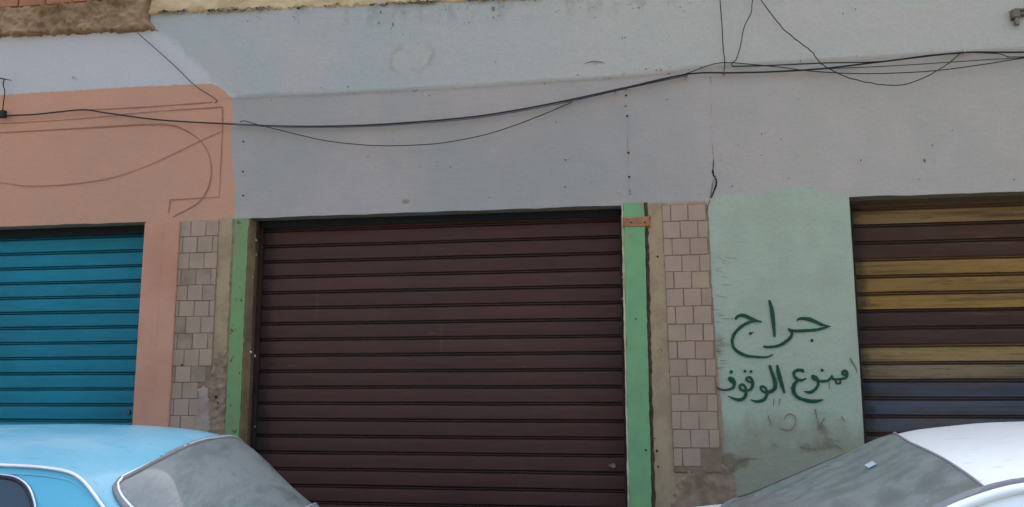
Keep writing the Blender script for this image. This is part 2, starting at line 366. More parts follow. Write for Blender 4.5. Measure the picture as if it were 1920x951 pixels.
for x,y,r,sx in [(1733,302,.014,.4),(1043,229,.01,.3),(712,45,.012,.5),(738,48,.018,.3),(715,25,.016,.5),(925,18,.02,.4),(926,35,.01,.5),(1060,300,.012,.4)]: chip(x,y,r,2,sx=sx,ang=.3)
for _ in range(46):
    x=random.uniform(500,1330); y=(190-60*(x-500)/800)+random.choice([random.gauss(-6,5),random.gauss(3,4)]); chip(x,y,random.uniform(.002,.005),2,sx=2)
for _ in range(60):
    x=random.uniform(460,1320); y=32-.03*(x-300)+abs(random.gauss(0,9)); chip(x,y,random.uniform(.002,.005),2,sx=random.uniform(.5,2))
# black broken edge under the render band
for _ in range(420):
    x=random.uniform(-3.7,-.5)
    if noise.noise(Vector((x*4,2,0)))<-.08: continue
    z=np.interp(x,[-3.75,-3.0,-1.98,-.93,-.35],[4.44,4.405,4.37,4.335,4.325])+random.gauss(.004,.008)
    L=random.uniform(.003,.022); h=random.uniform(.002,.007); n=7
    wb.add([(x+L*math.cos(2*math.pi*k/n)*random.uniform(.6,1.2),-.032-.006*random.random(),z+h*math.sin(2*math.pi*k/n)*random.uniform(.6,1.3)) for k in range(n)],[tuple(range(n))[::-1]],random.choice([1,2,2]))
# cracks and dark slots
def ribbon(mb,pts,w,y0,mi=0,per=6,smooth=True,rag=0.,dy=0.00025):
    P=spline([(*p,) for p in pts],per) if smooth else [tuple(p) for p in pts]
    if not smooth:
        Q=[]
        for a,b in zip(P[:-1],P[1:]):
            for k in range(8): t=k/8; Q.append(tuple(a[i]+(b[i]-a[i])*t for i in range(len(a))))
        Q.append(P[-1]); P=Q
    N=len(P); v=[];f=[]
    for i in range(N):
        a=W(*P[max(i-1,0)][:2]); b_=W(*P[min(i+1,N-1)][:2]); d=b_-a; d[1]=0; L=np.linalg.norm(d)+1e-9; d/=L
        nrm=np.array([-d[2],0,d[0]]); c=W(*P[i][:2]); ww=(w if not hasattr(w,'__len__') else np.interp(i/(N-1),np.linspace(0,1,len(w)),w))
        ww*=1+rag*(random.random()-.5)*2
        c=c+nrm*ww*rag*.3*random.uniform(-1,1)
        yy=y0-dy*i/(N-1)
        v+=[(c[0]+nrm[0]*ww/2,yy,c[2]+nrm[2]*ww/2),(c[0],yy-.0006,c[2]),(c[0]-nrm[0]*ww/2,yy,c[2]-nrm[2]*ww/2)]
    for i in range(N-1): f+=[(3*i,3*i+1,3*i+4,3*i+3),(3*i+1,3*i+2,3*i+5,3*i+4)]
    c=W(*P[0][:2])
    mb.add(v,f,mi)
ribbon(wb,[(1338,300),(1337,325),(1342,335),(1343,345),(1338,360),(1333,372)],[.004,.012,.010,.012,.006],-.0045,1,rag=.5)
ribbon(wb,[(1342,330),(1336,345),(1334,360),(1331,371)],[.004,.008,.006],-.0052,2,rag=.6)
ribbon(wb,[(1331,376),(1326,392),(1324,412),(1322,425)],[.004,.006,.009,.003],-.0045,1,rag=.5)
ribbon(wb,[(1331,165),(1334,215),(1335,260),(1338,300)],[.0004,.0016,.0006,.003],-.0045,2,rag=.8)
ribbon(wb,[(1331,142),(1333,153),(1332,160)],[.002,.004,.001],-.0045,2,rag=.7)
ribbon(wb,[(1178,215),(1177,280),(1179,345),(1181,370)],[.0006,.0015,.0004,.002],-.0045,2,rag=.8)
ribbon(wb,[(1095,121),(1110,117),(1125,118),(1135,121)],[.002,.008,.007,.001],-.0165,2,rag=.3)
for pts in ([(1380,870),(1392,861),(1420,860)],[(1378,868),(1374,880),(1366,893)]): ribbon(wb,pts,[.004,.012,.004],-.0045,2,rag=.8)
me_w=wb; wall=wb.build('plaster_wall',[MAT['wall'],MAT['hole'],MAT['chip'],MAT['scar']],shop)
tot=len(wall.data.vertices)
for k,v in att.items():
    a=wall.data.attributes.new(k,'FLOAT','POINT'); d=np.full(tot,-1.,np.float32); d[:nv]=v.ravel(); a.data.foreach_set('value',d)
sm=[True]*len(faces)+[False]*(len(wb.f)-len(faces)); wall.data.polygons.foreach_set('use_smooth',sm)

# --- body of the building behind the wall
b=MB(); b.box(XL,XR,.34,9,0,TOPZ-.05); b.build('building_body',MAT['shell'],shop)
for x in (XL,XR-.02):
    b=MB(); b.box(x,x+.02,.004,.34,0,TOPZ-.05); b.build('end_wall',MAT['shell'],shop)
b=MB()
b.box(XL,XR,.004,.34,TOPZ-.05,TOPZ); b.build('parapet_cap',MAT['shell'],shop)

# --- reveals, lintel shade strips, guide rails and shutters
def slats(name,x0,x1,y,ztop,phase,pitch,colfn,mat,parent,label=None,stripes=False):
    prof=[]  # one slat from groove downwards, (dy,dz) fractions
    P=[(0.022,0),(0.022,-.006),(0.002,-.0105),(0.002,-.0145),(.018,-.018),(.018,-.0225),(0.001,-.027),(-.001,-.050),(0.001,-.085),(0.003,-pitch+.001)]
    xs_=np.linspace(x0,x1,90); v=[];f=[];cols=[]
    k0=int(math.floor((ztop-phase)/pitch))+1; z=phase+k0*pitch; rows=[]
    while z>-.02:
        k=round((z-phase)/pitch)
        jx=random.uniform(-.0012,.0012)
        for q,(dy,dz) in enumerate(P): rows.append((y+dy+jx,z+dz,k,q))
        z-=pitch
    rows=[r for r in rows if r[1]<=ztop]
    for (yy,zz,k,_q) in rows:
        for x in xs_: v.append((x,yy+.004*noise.noise(Vector((x*1.7,k*.9,4)))+.0025*noise.noise(Vector((x*6,k*1.3,9))),zz+.0026*noise.noise(Vector((x*1.3,k*.5,0)))))
    n=len(xs_)
    for r in range(len(rows)-1):
        for i in range(n-1): f.append((r*n+i,(r+1)*n+i,(r+1)*n+i+1,r*n+i+1)); cols.append(rows[r+1][2] if True else 0)
    me=bpy.data.meshes.new(name); me.from_pydata(v,[],f); me.update()
    a=me.attributes.new('slat','FLOAT_COLOR','FACE'); nq=len(P); gr=[rows[r+1][3] for r in range(len(rows)-1) for _i in range(n-1)]
    cc=[]
    for c,q in zip(cols,gr):
        k_=colfn(c)
        if stripes and 1<=q<=6: k_=tuple(u*.35+v*.65 for u,v in zip(k_,A(52,38,31)))
        if not stripes and q in (1,2,4,5): k_=tuple(u*.45 for u in k_)  # groove faces coloured darker to deepen the gap lines
        cc.append((*k_,1))
    a.data.foreach_set('color',np.array(cc,np.float32).ravel())
    me.polygons.foreach_set('use_smooth',[True]*len(f)); me.set_sharp_from_angle(angle=R(28))
    o=put(name,me,mat,parent)
    if label: o['label']=label
    return o
PITCH=.1162
SY=.178
teal=A(14,108,140); 
def bluecol(k):
    r=random.Random(k+100); t=r.uniform(-.06,.08); return tuple(c*(1+t) for c in (A(8,108,146) if k>11 else A(14,100,124)))
def browncol(k):
    r=random.Random(k); t=r.uniform(-.08,.08); return tuple(c*(1+t) for c in A(59,38,35,1.5))
stripe={0:(70,60,52),1:(112,92,62),2:(60,40,33),3:(56,36,30),4:(118,92,50),5:(116,91,50),6:(120,96,50),7:(52,36,33),8:(54,36,36),9:(120,100,66),10:(104,92,74),11:(56,63,78),12:(62,70,84),13:(66,70,80),14:(84,74,70)}
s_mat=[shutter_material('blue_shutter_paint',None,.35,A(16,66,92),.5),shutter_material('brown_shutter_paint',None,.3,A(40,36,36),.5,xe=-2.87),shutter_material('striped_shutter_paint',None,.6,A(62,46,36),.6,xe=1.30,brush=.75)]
def stripecol(k):
    j=stripe_k0-k+1; return A(*stripe.get(max(0,min(14,j)),(84,74,70)))
phases=[2.158,2.163,2.194-.003]
PZ=[.1168,.1155,.1140]
stripe_k0=int(round((2.755-phases[2])/PZ[2]))
fns=[bluecol,browncol,stripecol]
labs=['blue roller shutter','dark brown roller shutter','roller shutter striped yellow, brown and slate']
SHUT=[]
rev=[MAT['pink'],MAT['reveal'],MAT['guide']]
for i,(a,b_) in enumerate(OPEN):
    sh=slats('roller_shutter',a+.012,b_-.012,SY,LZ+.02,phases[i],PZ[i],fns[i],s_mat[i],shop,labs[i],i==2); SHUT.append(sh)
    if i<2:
        g=MB(); g.box(a+.02,b_-.02,SY-.050,SY-.036,LZ-(.062,.052)[i],LZ+.10,bev=.003); g.build('lintel_shade_strip',MAT['dark'],sh)  # dark plate added to stand for the shade under the lintel
    for x,sg in ((a,1),(b_,-1)):
        g=MB(); x0,x1=sorted((x+sg*.003,x+sg*(.034 if i==1 else .045))); 
        if i==1 and sg==-1: x0=b_-.022
        g.box(x0,x1,SY-.035,SY-.012,.0,LZ); g.box(*sorted((x+sg*.003,x+sg*.012)),SY-.012,SY+.05,.0,LZ)
        g.build('guide_rail',MAT['guide'],sh)
    g=MB(); g.box(a,b_,SY-.01,SY+.05,.0,.07); g.build('bottom_bar',MAT['guide'],sh)
    for x in (a,b_):
        r=MB(); r.add([(x,0.0,0),(x,.34,0),(x,.34,LZ),(x,0.0,LZ)],[(0,1,2,3)])
        ro=r.build('opening_reveal',rev[i],shop)
    r=MB(); r.add([(a,0.0,LZ),(b_,0.0,LZ),(b_,.12,LZ),(a,.12,LZ),(b_,.12,LZ+.15),(a,.12,LZ+.15),(b_,.34,LZ+.15),(a,.34,LZ+.15)],[(0,1,2,3),(3,2,4,5),(5,4,6,7)])
    r.build('lintel_soffit',MAT['soffit'],shop)
# lock on blue shutter, bolt on brown one
p=W(241,773,SY-.004); b=MB(); b.cyl((p[0],SY+.004,p[2]),(p[0],SY-.014,p[2]),.017); b.build('shutter_lock',MAT['lock'],SHUT[0])
p=W(1150,873,SY-.004); b=MB(); b.cyl((p[0],SY+.004,p[2]),(p[0],SY-.014,p[2]),.016); b.box(p[0]-.03,p[0]+.0,SY-.008,SY+.004,p[2]-.006,p[2]+.006); b.build('shutter_lock',MAT['steel'],SHUT[1])

# --- jamb strips
def strip(name,x0,x1,z0,z1,y0,mat,parent,jit=.003,side=None,label=None,seed=0,lean=0.):
    n=int((z1-z0)/.03)+1; v=[];f=[];mi=[]
    rr=random.Random(seed)
    for k in range(n+1):
        z=z0+(z1-z0)*k/n; a=x0+rr.uniform(-jit,jit)+lean*(z1-z)*.0; c=x1+rr.uniform(-jit,jit)
        v+=[(a,.004,z),(a,y0+.002,z),(a+.003,y0,z),(c-.003,y0+.0,z),(c,y0+.002,z),(c,.004,z)]
    for k in range(n):
        o=6*k
        for q in range(5): f.append((o+q,o+q+1,o+q+7,o+q+6)[::-1]); mi.append(1 if (side and q in (0,)) else 0)
    f.append((6*n,6*n+5,6*n+4,6*n+3,6*n+2,6*n+1)); mi.append(0)
    b=MB(); b.v=v;b.f=[tuple(t) for t in f];b.mi=mi
    o=b.build(name,[mat,side or mat],parent)
    if label:o['label']=label
    return o
strip('door_jamb',-2.993,-2.885,0,LZ-.004,-.022,MAT['greenL'],shop,.003,label='worn green jamb strip left of the brown shutter',seed=3)
strip('door_jamb',-.166,-.028,0,LZ+.010,-.018,MAT['greenR'],shop,.0025,side=MAT['cream'],label='green jamb strip right of the brown shutter',seed=5)
strip('jamb_edge',-.181,-.1665,0,LZ-.003,-.012,MAT['cream'],shop,.002,seed=6)
strip('jamb_seam',-.0275,-.004,0,LZ+.012,-.006,MAT['rustdark'],shop,.005,seed=8)
b=MB(); n=50
for k in range(n+1):
    z=(LZ-.006)*k/n; j=.006*noise.noise(Vector((z*5,3,0))); b.v+=[(-2.886,-.019,z),(-2.876+j*.3,.012,z),(-2.862+j,.060+j,z),(-2.879,.075,z)]
for k in range(n):
    for q in range(3): b.f.append((4*k+q,4*k+q+1,4*k+q+5,4*k+q+4)[::-1]); b.mi.append(0)
b.build('jamb_edge',MAT['olive'],shop)
strip('jamb_seam',-3.018,-2.9935,0,LZ-.003,-.006,MAT['bare'],shop,.005,seed=9)
# plaster lumps on the left reveal edge
# pink pilaster between blue shutter and tiles (with a shallow fold)
b=MB(); n=60; rr=random.Random(4)
x0,x1,xmid=-3.7075,-3.425,-3.55
for k in range(n+1):
    z=(LZ-.012)*k/n; j=lambda a:.0025*noise.noise(Vector((z*6,a,0)))
    b.v+=[(x0,.05,z),(x0,-.022+j(1),z),(xmid-.006+j(2),-.024,z),(xmid+.006+j(3),-.030,z),(x1-.006+j(4),-.030,z),(x1+j(5),-.024,z),(x1+j(5),.004,z)]
for k in range(n):
    for q in range(6): b.f.append((7*k+q,7*k+q+1,7*k+q+8,7*k+q+7)[::-1]); b.mi.append(0)
b.f.append(tuple(7*n+q for q in (0,6,5,4,3,2,1))); b.mi.append(0)
b.build('pink_pilaster',MAT['pink'],shop)
# rusty latch plate over right jamb
c0=W(1168,417); c1=W(1218,417)
def latch_shape(X,Z): 
    cz=(c0[2]+c1[2])/2
    body=np.minimum(.036-np.abs(Z-cz),np.minimum(X-c0[0],c1[0]-X)); return body
lp=relief('latch_plate',(c0[0]-.03,c1[0]+.03,c0[2]-.07,c0[2]+.07),.006,latch_shape,.026,MAT['rust'],shop,amp=.003,ns=30,edge=.006,rag=.006,rs=30,back=.0)
for px in (1183,1209): 
    b=MB(); p=W(px,417,-.03); b.cyl((p[0],-.024,p[2]),(p[0],-.0325,p[2]),.0055,8); b.build('screw',MAT['hole'],lp)
# --- tile panels
def tiles(name,x0,x1,ztop,zbot,tw,th,mat,mask,seed,off=0.,xoff=lambda z:0.):
    rr=random.Random(seed); b=MB(); z=ztop; r=0
    while z-th>zbot:
        x=x0-(tw*.5 if r%2 else 0)-off; sh=xoff(z)
        h=th*rr.uniform(.96,1.03)
        while x<x1-.01:
            a=max(x,x0)+.0026; c=min(x+tw*rr.uniform(.985,1.01),x1)-.0026
            if c-a>.02 and mask((a+c)/2,z-h/2): b.box(a+sh,c+sh,-.0135+rr.uniform(-.0015,.0015),.004,z-h+.0026+rr.uniform(-.001,.001),z-.0026,mi=rr.choice([0,0,1,2]),bev=.002,jit=.002)
            x+=tw
        z-=h; r+=1
    return b.build(name,mat,shop)
gz=lambda X,Z:np.minimum(np.minimum(X-.085,.402-X),np.minimum(LZ+.004-Z,Z-.86))
tiles('tile_panel',.092,.388,LZ-.012,.86,.116,.1155,[MAT['tile'],MAT['tile_b'],MAT['tile_c']],lambda x,z: z>1.22 or (z>1.02 and x<.25),11,off=.06,xoff=lambda z:(LZ-z)*.018)
ri=relief('tile_grout',(.06,.46,.7,LZ+.03),.012,lambda X,Z:np.minimum(np.minimum(X-(LZ-Z)*.018-.088,.396-X+(LZ-Z)*.018),np.minimum(LZ-.006-Z,Z-1.02)),.009,MAT['grout'],shop,amp=.0012,ns=20,rag=.004,edge=.006,seed=2)
tiles('tile_panel',-3.428,-3.122,LZ-.008,.6,.118,.119,[MAT['tile2'],MAT['tile2_b'],MAT['tile']],lambda x,z: x<-3.2 or z>1.75 or z<1.42,12,off=.03)
relief('tile_grout',(-3.44,-3.09,.5,LZ+.03),.012,lambda X,Z:np.minimum(np.minimum(X+3.43,-3.118-X),LZ-.004-Z),.0085,MAT['grout'],shop,amp=.0012,ns=20,rag=.004,edge=.006,seed=6)
# lifted ragged sheet of old render, pale patch and bare render at the left tiles
def polyshape(pts): 
    P=XZ(pts); return lambda X,Z: sdf(P,X,Z)
def bbox(pts,m=.04):
    P=XZ(pts); a=[p[0] for p in P]; c=[p[1] for p in P]; return (min(a)-m,max(a)+m,min(c)-m,max(c)+m)
pp=[(372,728),(386,718),(394,735),(396,790),(388,850),(368,850),(366,780),(370,748)]
relief('plaster_patch',bbox(pp),.008,polyshape(pp),.017,MAT['palepatch'],shop,amp=.004,rag=.02,seed=9)
pp=[(403,660),(426,660),(426,860),(392,860),(391,780),(390,725),(396,700)]
relief('broken_render',bbox(pp),.008,polyshape(pp),.012,MAT['bare'],shop,amp=.012,ns=22,rag=.02,seed=12)
pp=[(1302,870),(1345,865),(1375,880),(1385,951),(1370,1100),(1240,1100),(1250,1000),(1262,930),(1280,890)]
relief('broken_render',bbox(pp),.010,polyshape(pp),.008,MAT['bare'],shop,amp=.005,ns=14,rag=.03,seed=15)
# plaster crumbs along jamb edges
for (px,py,r,yy) in [(470,660,.014,-.004),(478,668,.010,.02),(480,450,.008,.01),(474,520,.006,0),(478,800,.006,0),(1168,520,.006,-.015),(1167,560,.005,-.015),(1232,479,.011,-.003),(1238,657,.013,-.003),(408,576,.010,-.004),(410,570,.006,-.006),(428,666,.009,-.004),(1181,742,.007,-.012)]:
    p=W(px,py,yy); b=MB()
    for _ in range(5):
        q=(p[0]+random.gauss(0,r*.3),p[1]+random.uniform(-.002,.002),p[2]+random.gauss(0,r*.4)); rr=r*random.uniform(.3,.6)
        b.cyl((q[0],q[1]-rr*.6,q[2]),(q[0],q[1]+rr,q[2]),rr*.6,6,r2=rr)
    b.build('plaster_crumb',MAT['scar'],shop)
# holes in jambs and render
for px,py,y,r in [(1192,598,-.0205,.006),(1211,844,-.0205,.007),(1233,481,-.005,.007),(1239,657,-.005,.009),(1216,598,-.0075,.005),(1214,443,-.0205,.004),(465,768,-.0245,.006),(449,700,-.0245,.006),(450,540,-.0245,.005),(1232,846,-.005,.009),(1234,875,-.005,.007),(1228,822,-.005,.005),(437,455,-.0245,.005),(405,744,-.020,.012),(408,755,-.020,.008),(341,685,-.018,.009)]:
    p=W(px,py,y); n=8; b=MB(); b.add([(p[0]+r*random.uniform(.7,1.2)*math.cos(2*math.pi*k/n),y-.001,p[2]+r*random.uniform(.7,1.2)*math.sin(2*math.pi*k/n)) for k in range(n)],[tuple(range(n))]); b.build('drill_hole',MAT['hole'],shop)

# --- brickwork, mortar ledge and cream render above
b=MB(); rr=random.Random(8); z=4.565-.078; row=0
relief('mortar_ledge',(-8.99,-3.68,4.24,4.68),.010,lambda X,Z:np.minimum(np.minimum(Z-(4.345-.035*(X+5.1)/1.34), 4.575-Z+.25*np.clip((X+4.25)/.3,0,1)),(-3.765-X)+.10*np.clip((4.37-Z)/.1,0,1)-.02),.05,MAT['mortar'],shop,amp=.034,ns=15,rag=.02,rs=24,seed=21,edge=.012)
z=4.572
while z<TOPZ-.08:
    x=XL+(.0 if row%2 else -.13)
    while x<-3.7:
        L=.235; a=max(x,XL+.01); c=min(x+L-.014,-3.72-(0 if row%2 else .02)); 
        if c-a>.04: b.box(a,c,-.05+rr.uniform(-.006,.006),.0,z,z+.068,bev=.005,jit=.003)
        x+=L
    z+=.084; row+=1
b.build('brickwork',MAT['brick'],shop)
b=MB(); b.box(XL+.01,-3.73,-.034,-.003,4.56,TOPZ-.06); b.build('mortar_bed',MAT['mortar'],shop)
relief('render_band',(-3.80,1.5,4.26,4.80),.012,lambda X,Z:np.minimum(Z-np.interp(X,[-3.8,-3.75,-3.0,-1.98,-.93,-.35,.5,8],[4.44,4.44,4.405,4.37,4.335,4.325,4.36,4.36]),X+3.79),.022,MAT['render'],shop,amp=.014,ns=11,rag=.02,rs=26,seed=31,edge=.008)
b=MB(); b.box(-3.76,XR-.01,-.026,-.003,4.78,TOPZ-.06); b.box(1.46,XR-.01,-.024,-.003,4.36,4.779); b.build('render_coat',MAT['render'],shop)
# window openings of the upper storey (above the photograph)
for x in (-6.5,-2.2,1.6,5.4):
    b=MB(); b.box(x-.65,x+.65,-.075,-.03,5.75,5.80); fr=b.build('window_sill',MAT['shell'],shop)
    b=MB(); 
    for a,c,zz0,zz1 in ((x-.6,x-.54,5.8,7.1),(x+.54,x+.6,5.8,7.1),(x-.54,x+.54,7.04,7.1),(x-.54,x+.54,5.8,5.86),(x-.03,x+.03,5.86,7.04)): b.box(a,c,-.08,-.05,zz0,zz1)
    wf=b.build('upper_window',MAT['steel'],shop); b=MB(); b.box(x-.54,x+.54,-.070,-.055,5.86,7.04); b.build('pane',MAT['lock'],wf)

# --- painted writing and marks
def U4(o,scale,pts): return [(o[0]+p[0]/scale,o[1]+p[1]/scale) for p in pts]
g=MB(); yk=[-.0062]
SC=7.93; PXM=1/285.
def stroke(o,pts,w,mb=g,mi=0):
    ws=[1.12*v/SC*PXM for v in (w if hasattr(w,'__len__') else [w*.8,w,w,w*.8])]
    ribbon(mb,U4(o,SC,pts),ws,yk[0],mi,per=7,rag=.10,dy=.0006); 
    P=U4(o,SC,pts)
    for e,ww in ((P[0],ws[0]),(P[-1],ws[-1])):
        c=W(*e); n=10; yk[0]-=.00003
        mb.add([(c[0]+ww*.5*math.cos(2*math.pi*k/n),yk[0]-.0009,c[2]+ww*.5*math.sin(2*math.pi*k/n)) for k in range(n)],[tuple(range(n))],mi)
    yk[0]-=.00008
def dot(o,p,r,mb=g,mi=0):
    c=W(o[0]+p[0]/SC,o[1]+p[1]/SC); r=r/SC*PXM; n=12; yk[0]-=.00003
    mb.add([(c[0]+r*random.uniform(.85,1.12)*math.cos(2*math.pi*k/n),yk[0]-.001,c[2]+r*random.uniform(.85,1.12)*math.sin(2*math.pi*k/n)) for k in range(n)],[tuple(range(n))],mi)
a1=(1340,560)
stroke(a1,[(312,300),(345,262),(410,248),(480,270),(550,302),(620,330),(690,345)],[30,40,46,52,46,34,20])
stroke(a1,[(610,335),(540,345),(460,375),(380,430),(310,500),(268,580),(262,660),(290,740),(360,800),(470,850),(600,865),(730,872),(800,862),(862,832)],[30,38,42,40,38,42,34,26,14])
dot(a1,(530,518),24); stroke(a1,[(535,515),(575,498)],[18,10])
stroke(a1,[(812,38),(838,130),(860,250),(872,380),(882,480),(888,560)],[34,46,54,48,38,26])
a2=(1440,550)
stroke(a2,[(435,400),(470,378),(560,378),(640,398),(720,432),(800,468),(922,495)],[22,32,48,54,44,38,14])
stroke(a2,[(915,495),(800,525),(700,545),(560,555),(440,560),(340,555),(312,538)],[14,32,38,40,38,40,36])
stroke(a2,[(345,560),(355,600),(330,660),(270,715),(200,760),(110,790),(0,800),(-60,793)],[30,36,40,42,36,34,30])
dot(a2,(650,705),24)
a3=(1335,670)
stroke(a3,[(970,130),(985,220),(1010,320),(1040,420),(1072,520)],[32,50,56,46,30])
stroke(a3,[(858,135),(890,230),(922,320),(940,400),(925,470),(870,508),(800,518)],[38,46,52,54,46,36])
stroke(a3,[(840,525),(770,515),(722,468),(735,432),(780,445),(808,490),(812,560),(780,620),(720,650),(650,655),(572,632)],[30,28,28,28,32,36,38,42,32,14])
stroke(a3,[(565,372),(512,340),(522,303),(570,303),(602,370),(596,440),(560,482),(505,495)],[28,30,30,34,42,40,34,28])
stroke(a3,[(500,498),(440,488),(408,440),(432,408),(472,415),(498,470),(502,550),(470,610),(400,632),(320,612),(240,578)],[30,32,32,32,36,40,42,44,30,12])
stroke(a3,[(268,318),(295,340),(322,378)],[58,78,52])
stroke(a3,[(325,360),(330,400),(312,448),(250,478),(170,485),(95,465),(60,415),(50,335)],[46,44,36,28,24,20,10,4])
dot(a3,(285,218),27); dot(a3,(490,208),22); dot(a3,(578,212),22)
a4=(1465,670)
stroke(a4,[(322,212),(308,195),(240,192),(188,225),(190,280),(235,328),(295,342),(368,315)],[32,38,40,38,38,42,36,14])
stroke(a4,[(250,340),(195,395),(175,470),(198,550),(262,605),(350,635),(440,652),(530,650),(605,632)],[34,46,52,48,44,44,50,42,22])
stroke(a4,[(470,292),(500,312),(532,335)],[60,76,50])
stroke(a4,[(540,335),(545,380),(535,430),(490,485),(420,520),(340,508)],[36,36,34,36,40,14])
stroke(a4,[(540,348),(600,356),(665,350),(715,330),(748,272)],[30,34,34,32,20])
stroke(a4,[(748,285),(775,325),(835,325),(900,320),(955,305),(975,260),(962,210),(925,205),(905,235),(925,262),(955,250)],[28,32,30,30,34,36,36,32,26])
stroke(a4,[(805,345),(812,378),(840,392),(870,380),(872,350)],[22,24,24,24,22])
dot(a4,(600,195),24)
g.build('painted_lettering',MAT['graffiti'],shop)['label']='green hand painted Arabic words on the mint wall'
g=MB(); yk[0]=-.0052
SGL=[]
def SG():
    m=MB(); SGL.append(m); return m,0
stroke(a3,[(918,612),(915,665),(912,722)],[8,12,7],*SG())
stroke(a4,[(710,365),(712,420),(712,470)],[12,14,10],*SG())
stroke(a4,[(1020,20),(1060,80),(1110,175),(1125,240)],[16,22,14,6],*SG())
for q in ([(20,760),(60,745)],[(30,790),(90,782)]): stroke(a1,q,[8,6],*SG())
for _ in range(26):
    x=random.uniform(1332,1362); y=random.uniform(480,700); stroke((0,0),[(x*SC,y*SC),((x+random.uniform(6,22))*SC,(y+random.uniform(-2,4))*SC)],[6,3],*SG())
for q in ([(1528,768),(1535,800)],[(1545,785),(1532,806)],[(1462,748),(1460,760)],[(1440,780),(1445,795)],[(1500,838),(1530,842)],[(1450,832),(1456,838)],[(1568,835),(1578,842)],[(1578,782),(1582,790)]): stroke((0,0),[(a*SC,c*SC) for a,c in q],[16,10],*SG())
for m_ in SGL: m_.build('scuff_mark',MAT['greymark'],shop)
g=MB(); o=(1440,711); stroke((0,0),[((o[0]+a/3.96)*SC,(o[1]+c/3.96)*SC) for a,c in [(120,300),(140,264),(180,262),(205,300),(192,350),(150,378),(85,362)]],[12,16,12,14,20,8],g,0)
g.build('faded_red_mark',MAT['redmark'],shop)
g=MB()
def pl(pts,w,y,mi=0,smooth=True): ribbon(g,pts,[w/285.*q for q in (.9,.6,1.1,.8,.5,1.,.7)],y,mi,8,smooth,rag=.25)
pl([(-560,268),(-200,256),(0,249),(150,241),(250,235),(310,234),(340,241),(370,259),(390,285),(397,320),(390,355),(370,382),(325,407)],3,-.0060)
pl([(160,207),(290,200),(400,192)],2.4,-.0066)
pl([(-300,246),(0,232),(110,226),(230,216)],1.8,-.0052,1)
pl([(230,215),(300,209),(418,201),(418,240),(412,370),(320,375),(317,400)],2.2,-.0072,0,False)
pl([(-200,325),(0,343),(50,349),(120,347),(200,336),(260,318),(320,292),(380,263),(418,246)],2.2,-.0078,1)
g.build('painted_outline',[MAT['line'],MAT['line2']],shop)['label']='brown sign outline drawn over the pink paint'

# ------------------------------------------------------------------ cables
def cable(pts,r,label,mat='wire',y=-.035,ys=None,jit=.0,name='cable'):
    P=spline([(*p,) for p in pts],10); N=len(P); Q=[]
    for i,p in enumerate(P):
        yy=(y if ys is None else float(np.interp(i/(N-1),np.linspace(0,1,len(ys)),ys)))
        q=W(p[0],p[1],yy); Q.append((q[0]+jit*noise.noise(Vector((i*.35,1,0))),q[1],q[2]+jit*noise.noise(Vector((i*.35,7,3)))))
    b=MB(); b.tube(Q,r*(1.12 if r>.004 else 1.28),7); o=b.build(name,MAT[mat],None,60); tag(o,label,'cable','cables strung along the wall'); return o
cable([(-600,262),(-250,236),(0,218),(60,215),(110,210),(158,206),(200,212),(300,225),(440,233),(560,237),(700,234),(860,222),(960,208),(1070,187),(1170,165),(1290,139),(1380,136.5),(1440,135),(1540,129),(1660,115),(1800,99),(1920,98),(2200,92)],.0052,'thick dark main cable running the whole width of the wall above the shutters',y=-.04)
cable([(440,234),(560,239),(700,236.5),(860,225),(960,211),(1070,190),(1170,167),(1290,141)],.0034,'second cable pressed against the underside of the thick main cable','wireg',y=-.046)
cable([(1060,190),(1170,166),(1240,150),(1290,137),(1325,124),(1350,118),(1375,118),(1400,120),(1470,127),(1520,133.5),(1600,138),(1680,137),(1760,132),(1850,120),(1920,109),(2200,70)],.0026,'thin cable arching over the main cable then sagging lowest at the right',y=-.055)
cable([(450,229),(458,227),(480,233),(520,243),(600,262),(660,270),(716,273.5),(780,272),(830,268),(900,255),(960,237),(1020,214),(1072,192)],.0026,'thin cable sagging in one long loop above the brown shutter',y=-.05,ys=[-.03,-.07,-.08,-.07,-.035])
cable([(258,62),(290,90),(330,126),(365,160),(400,183),(407,190),(403,193)],.0024,'single thin wire slanting down from the mortar ledge to the pink paint',y=-.03,ys=[-.06,-.03,-.02])
cable([(1346,-60),(1350,0),(1354,50),(1356,90),(1359,118),(1357,139)],.0028,'straight vertical wire dropping from above to the main cable',y=-.05,jit=.002)
cable([(1420,-60),(1411,0),(1408,25),(1395,52),(1388,88),(1380,112),(1372,118),(1373,123)],.0026,'wavy wire dropping beside the straight vertical one',y=-.06,jit=.003)
cable([(1380,-60),(1425,-2),(1465,50),(1500,80),(1522,97),(1538,118),(1562,133),(1595,147),(1640,157),(1686,160),(1720,151),(1755,134),(1782,116),(1802,99)],.0027,'loose wire slanting from the top into a deep loop under the cables',y=-.07,jit=.004,ys=[-.05,-.08,-.1,-.09,-.05])
cable([(1372,124.5),(1440,123),(1540,118.5),(1650,115.5),(1740,104),(1800,100)],.0034,'short cable starting at the wire junction above the main cable',y=-.05)
cable([(1500,131),(1600,127),(1700,122),(1850,112),(1920,108),(2200,88)],.0022,'thin nearly straight cable just below the thick cable at the right',y=-.05)
cable([(1805,98),(1870,101),(1890,106),(1920,106.5),(2200,100)],.0022,'short thin cable leaving the pale clip at the far right',y=-.058)
for px,py,hw,hh,d in ((1806,98,.006,.009,.05),(1357,137,.006,.007,.05),(1285,141,.010,.006,.045),(1173,165,.005,.008,.045)):
    p=W(px,py,-.02); b=MB(); b.box(p[0]-hw,p[0]+hw,-d,-.001,p[2]-hh,p[2]+hh,bev=.002); b.build('cable_clip',MAT['scar'],shop)
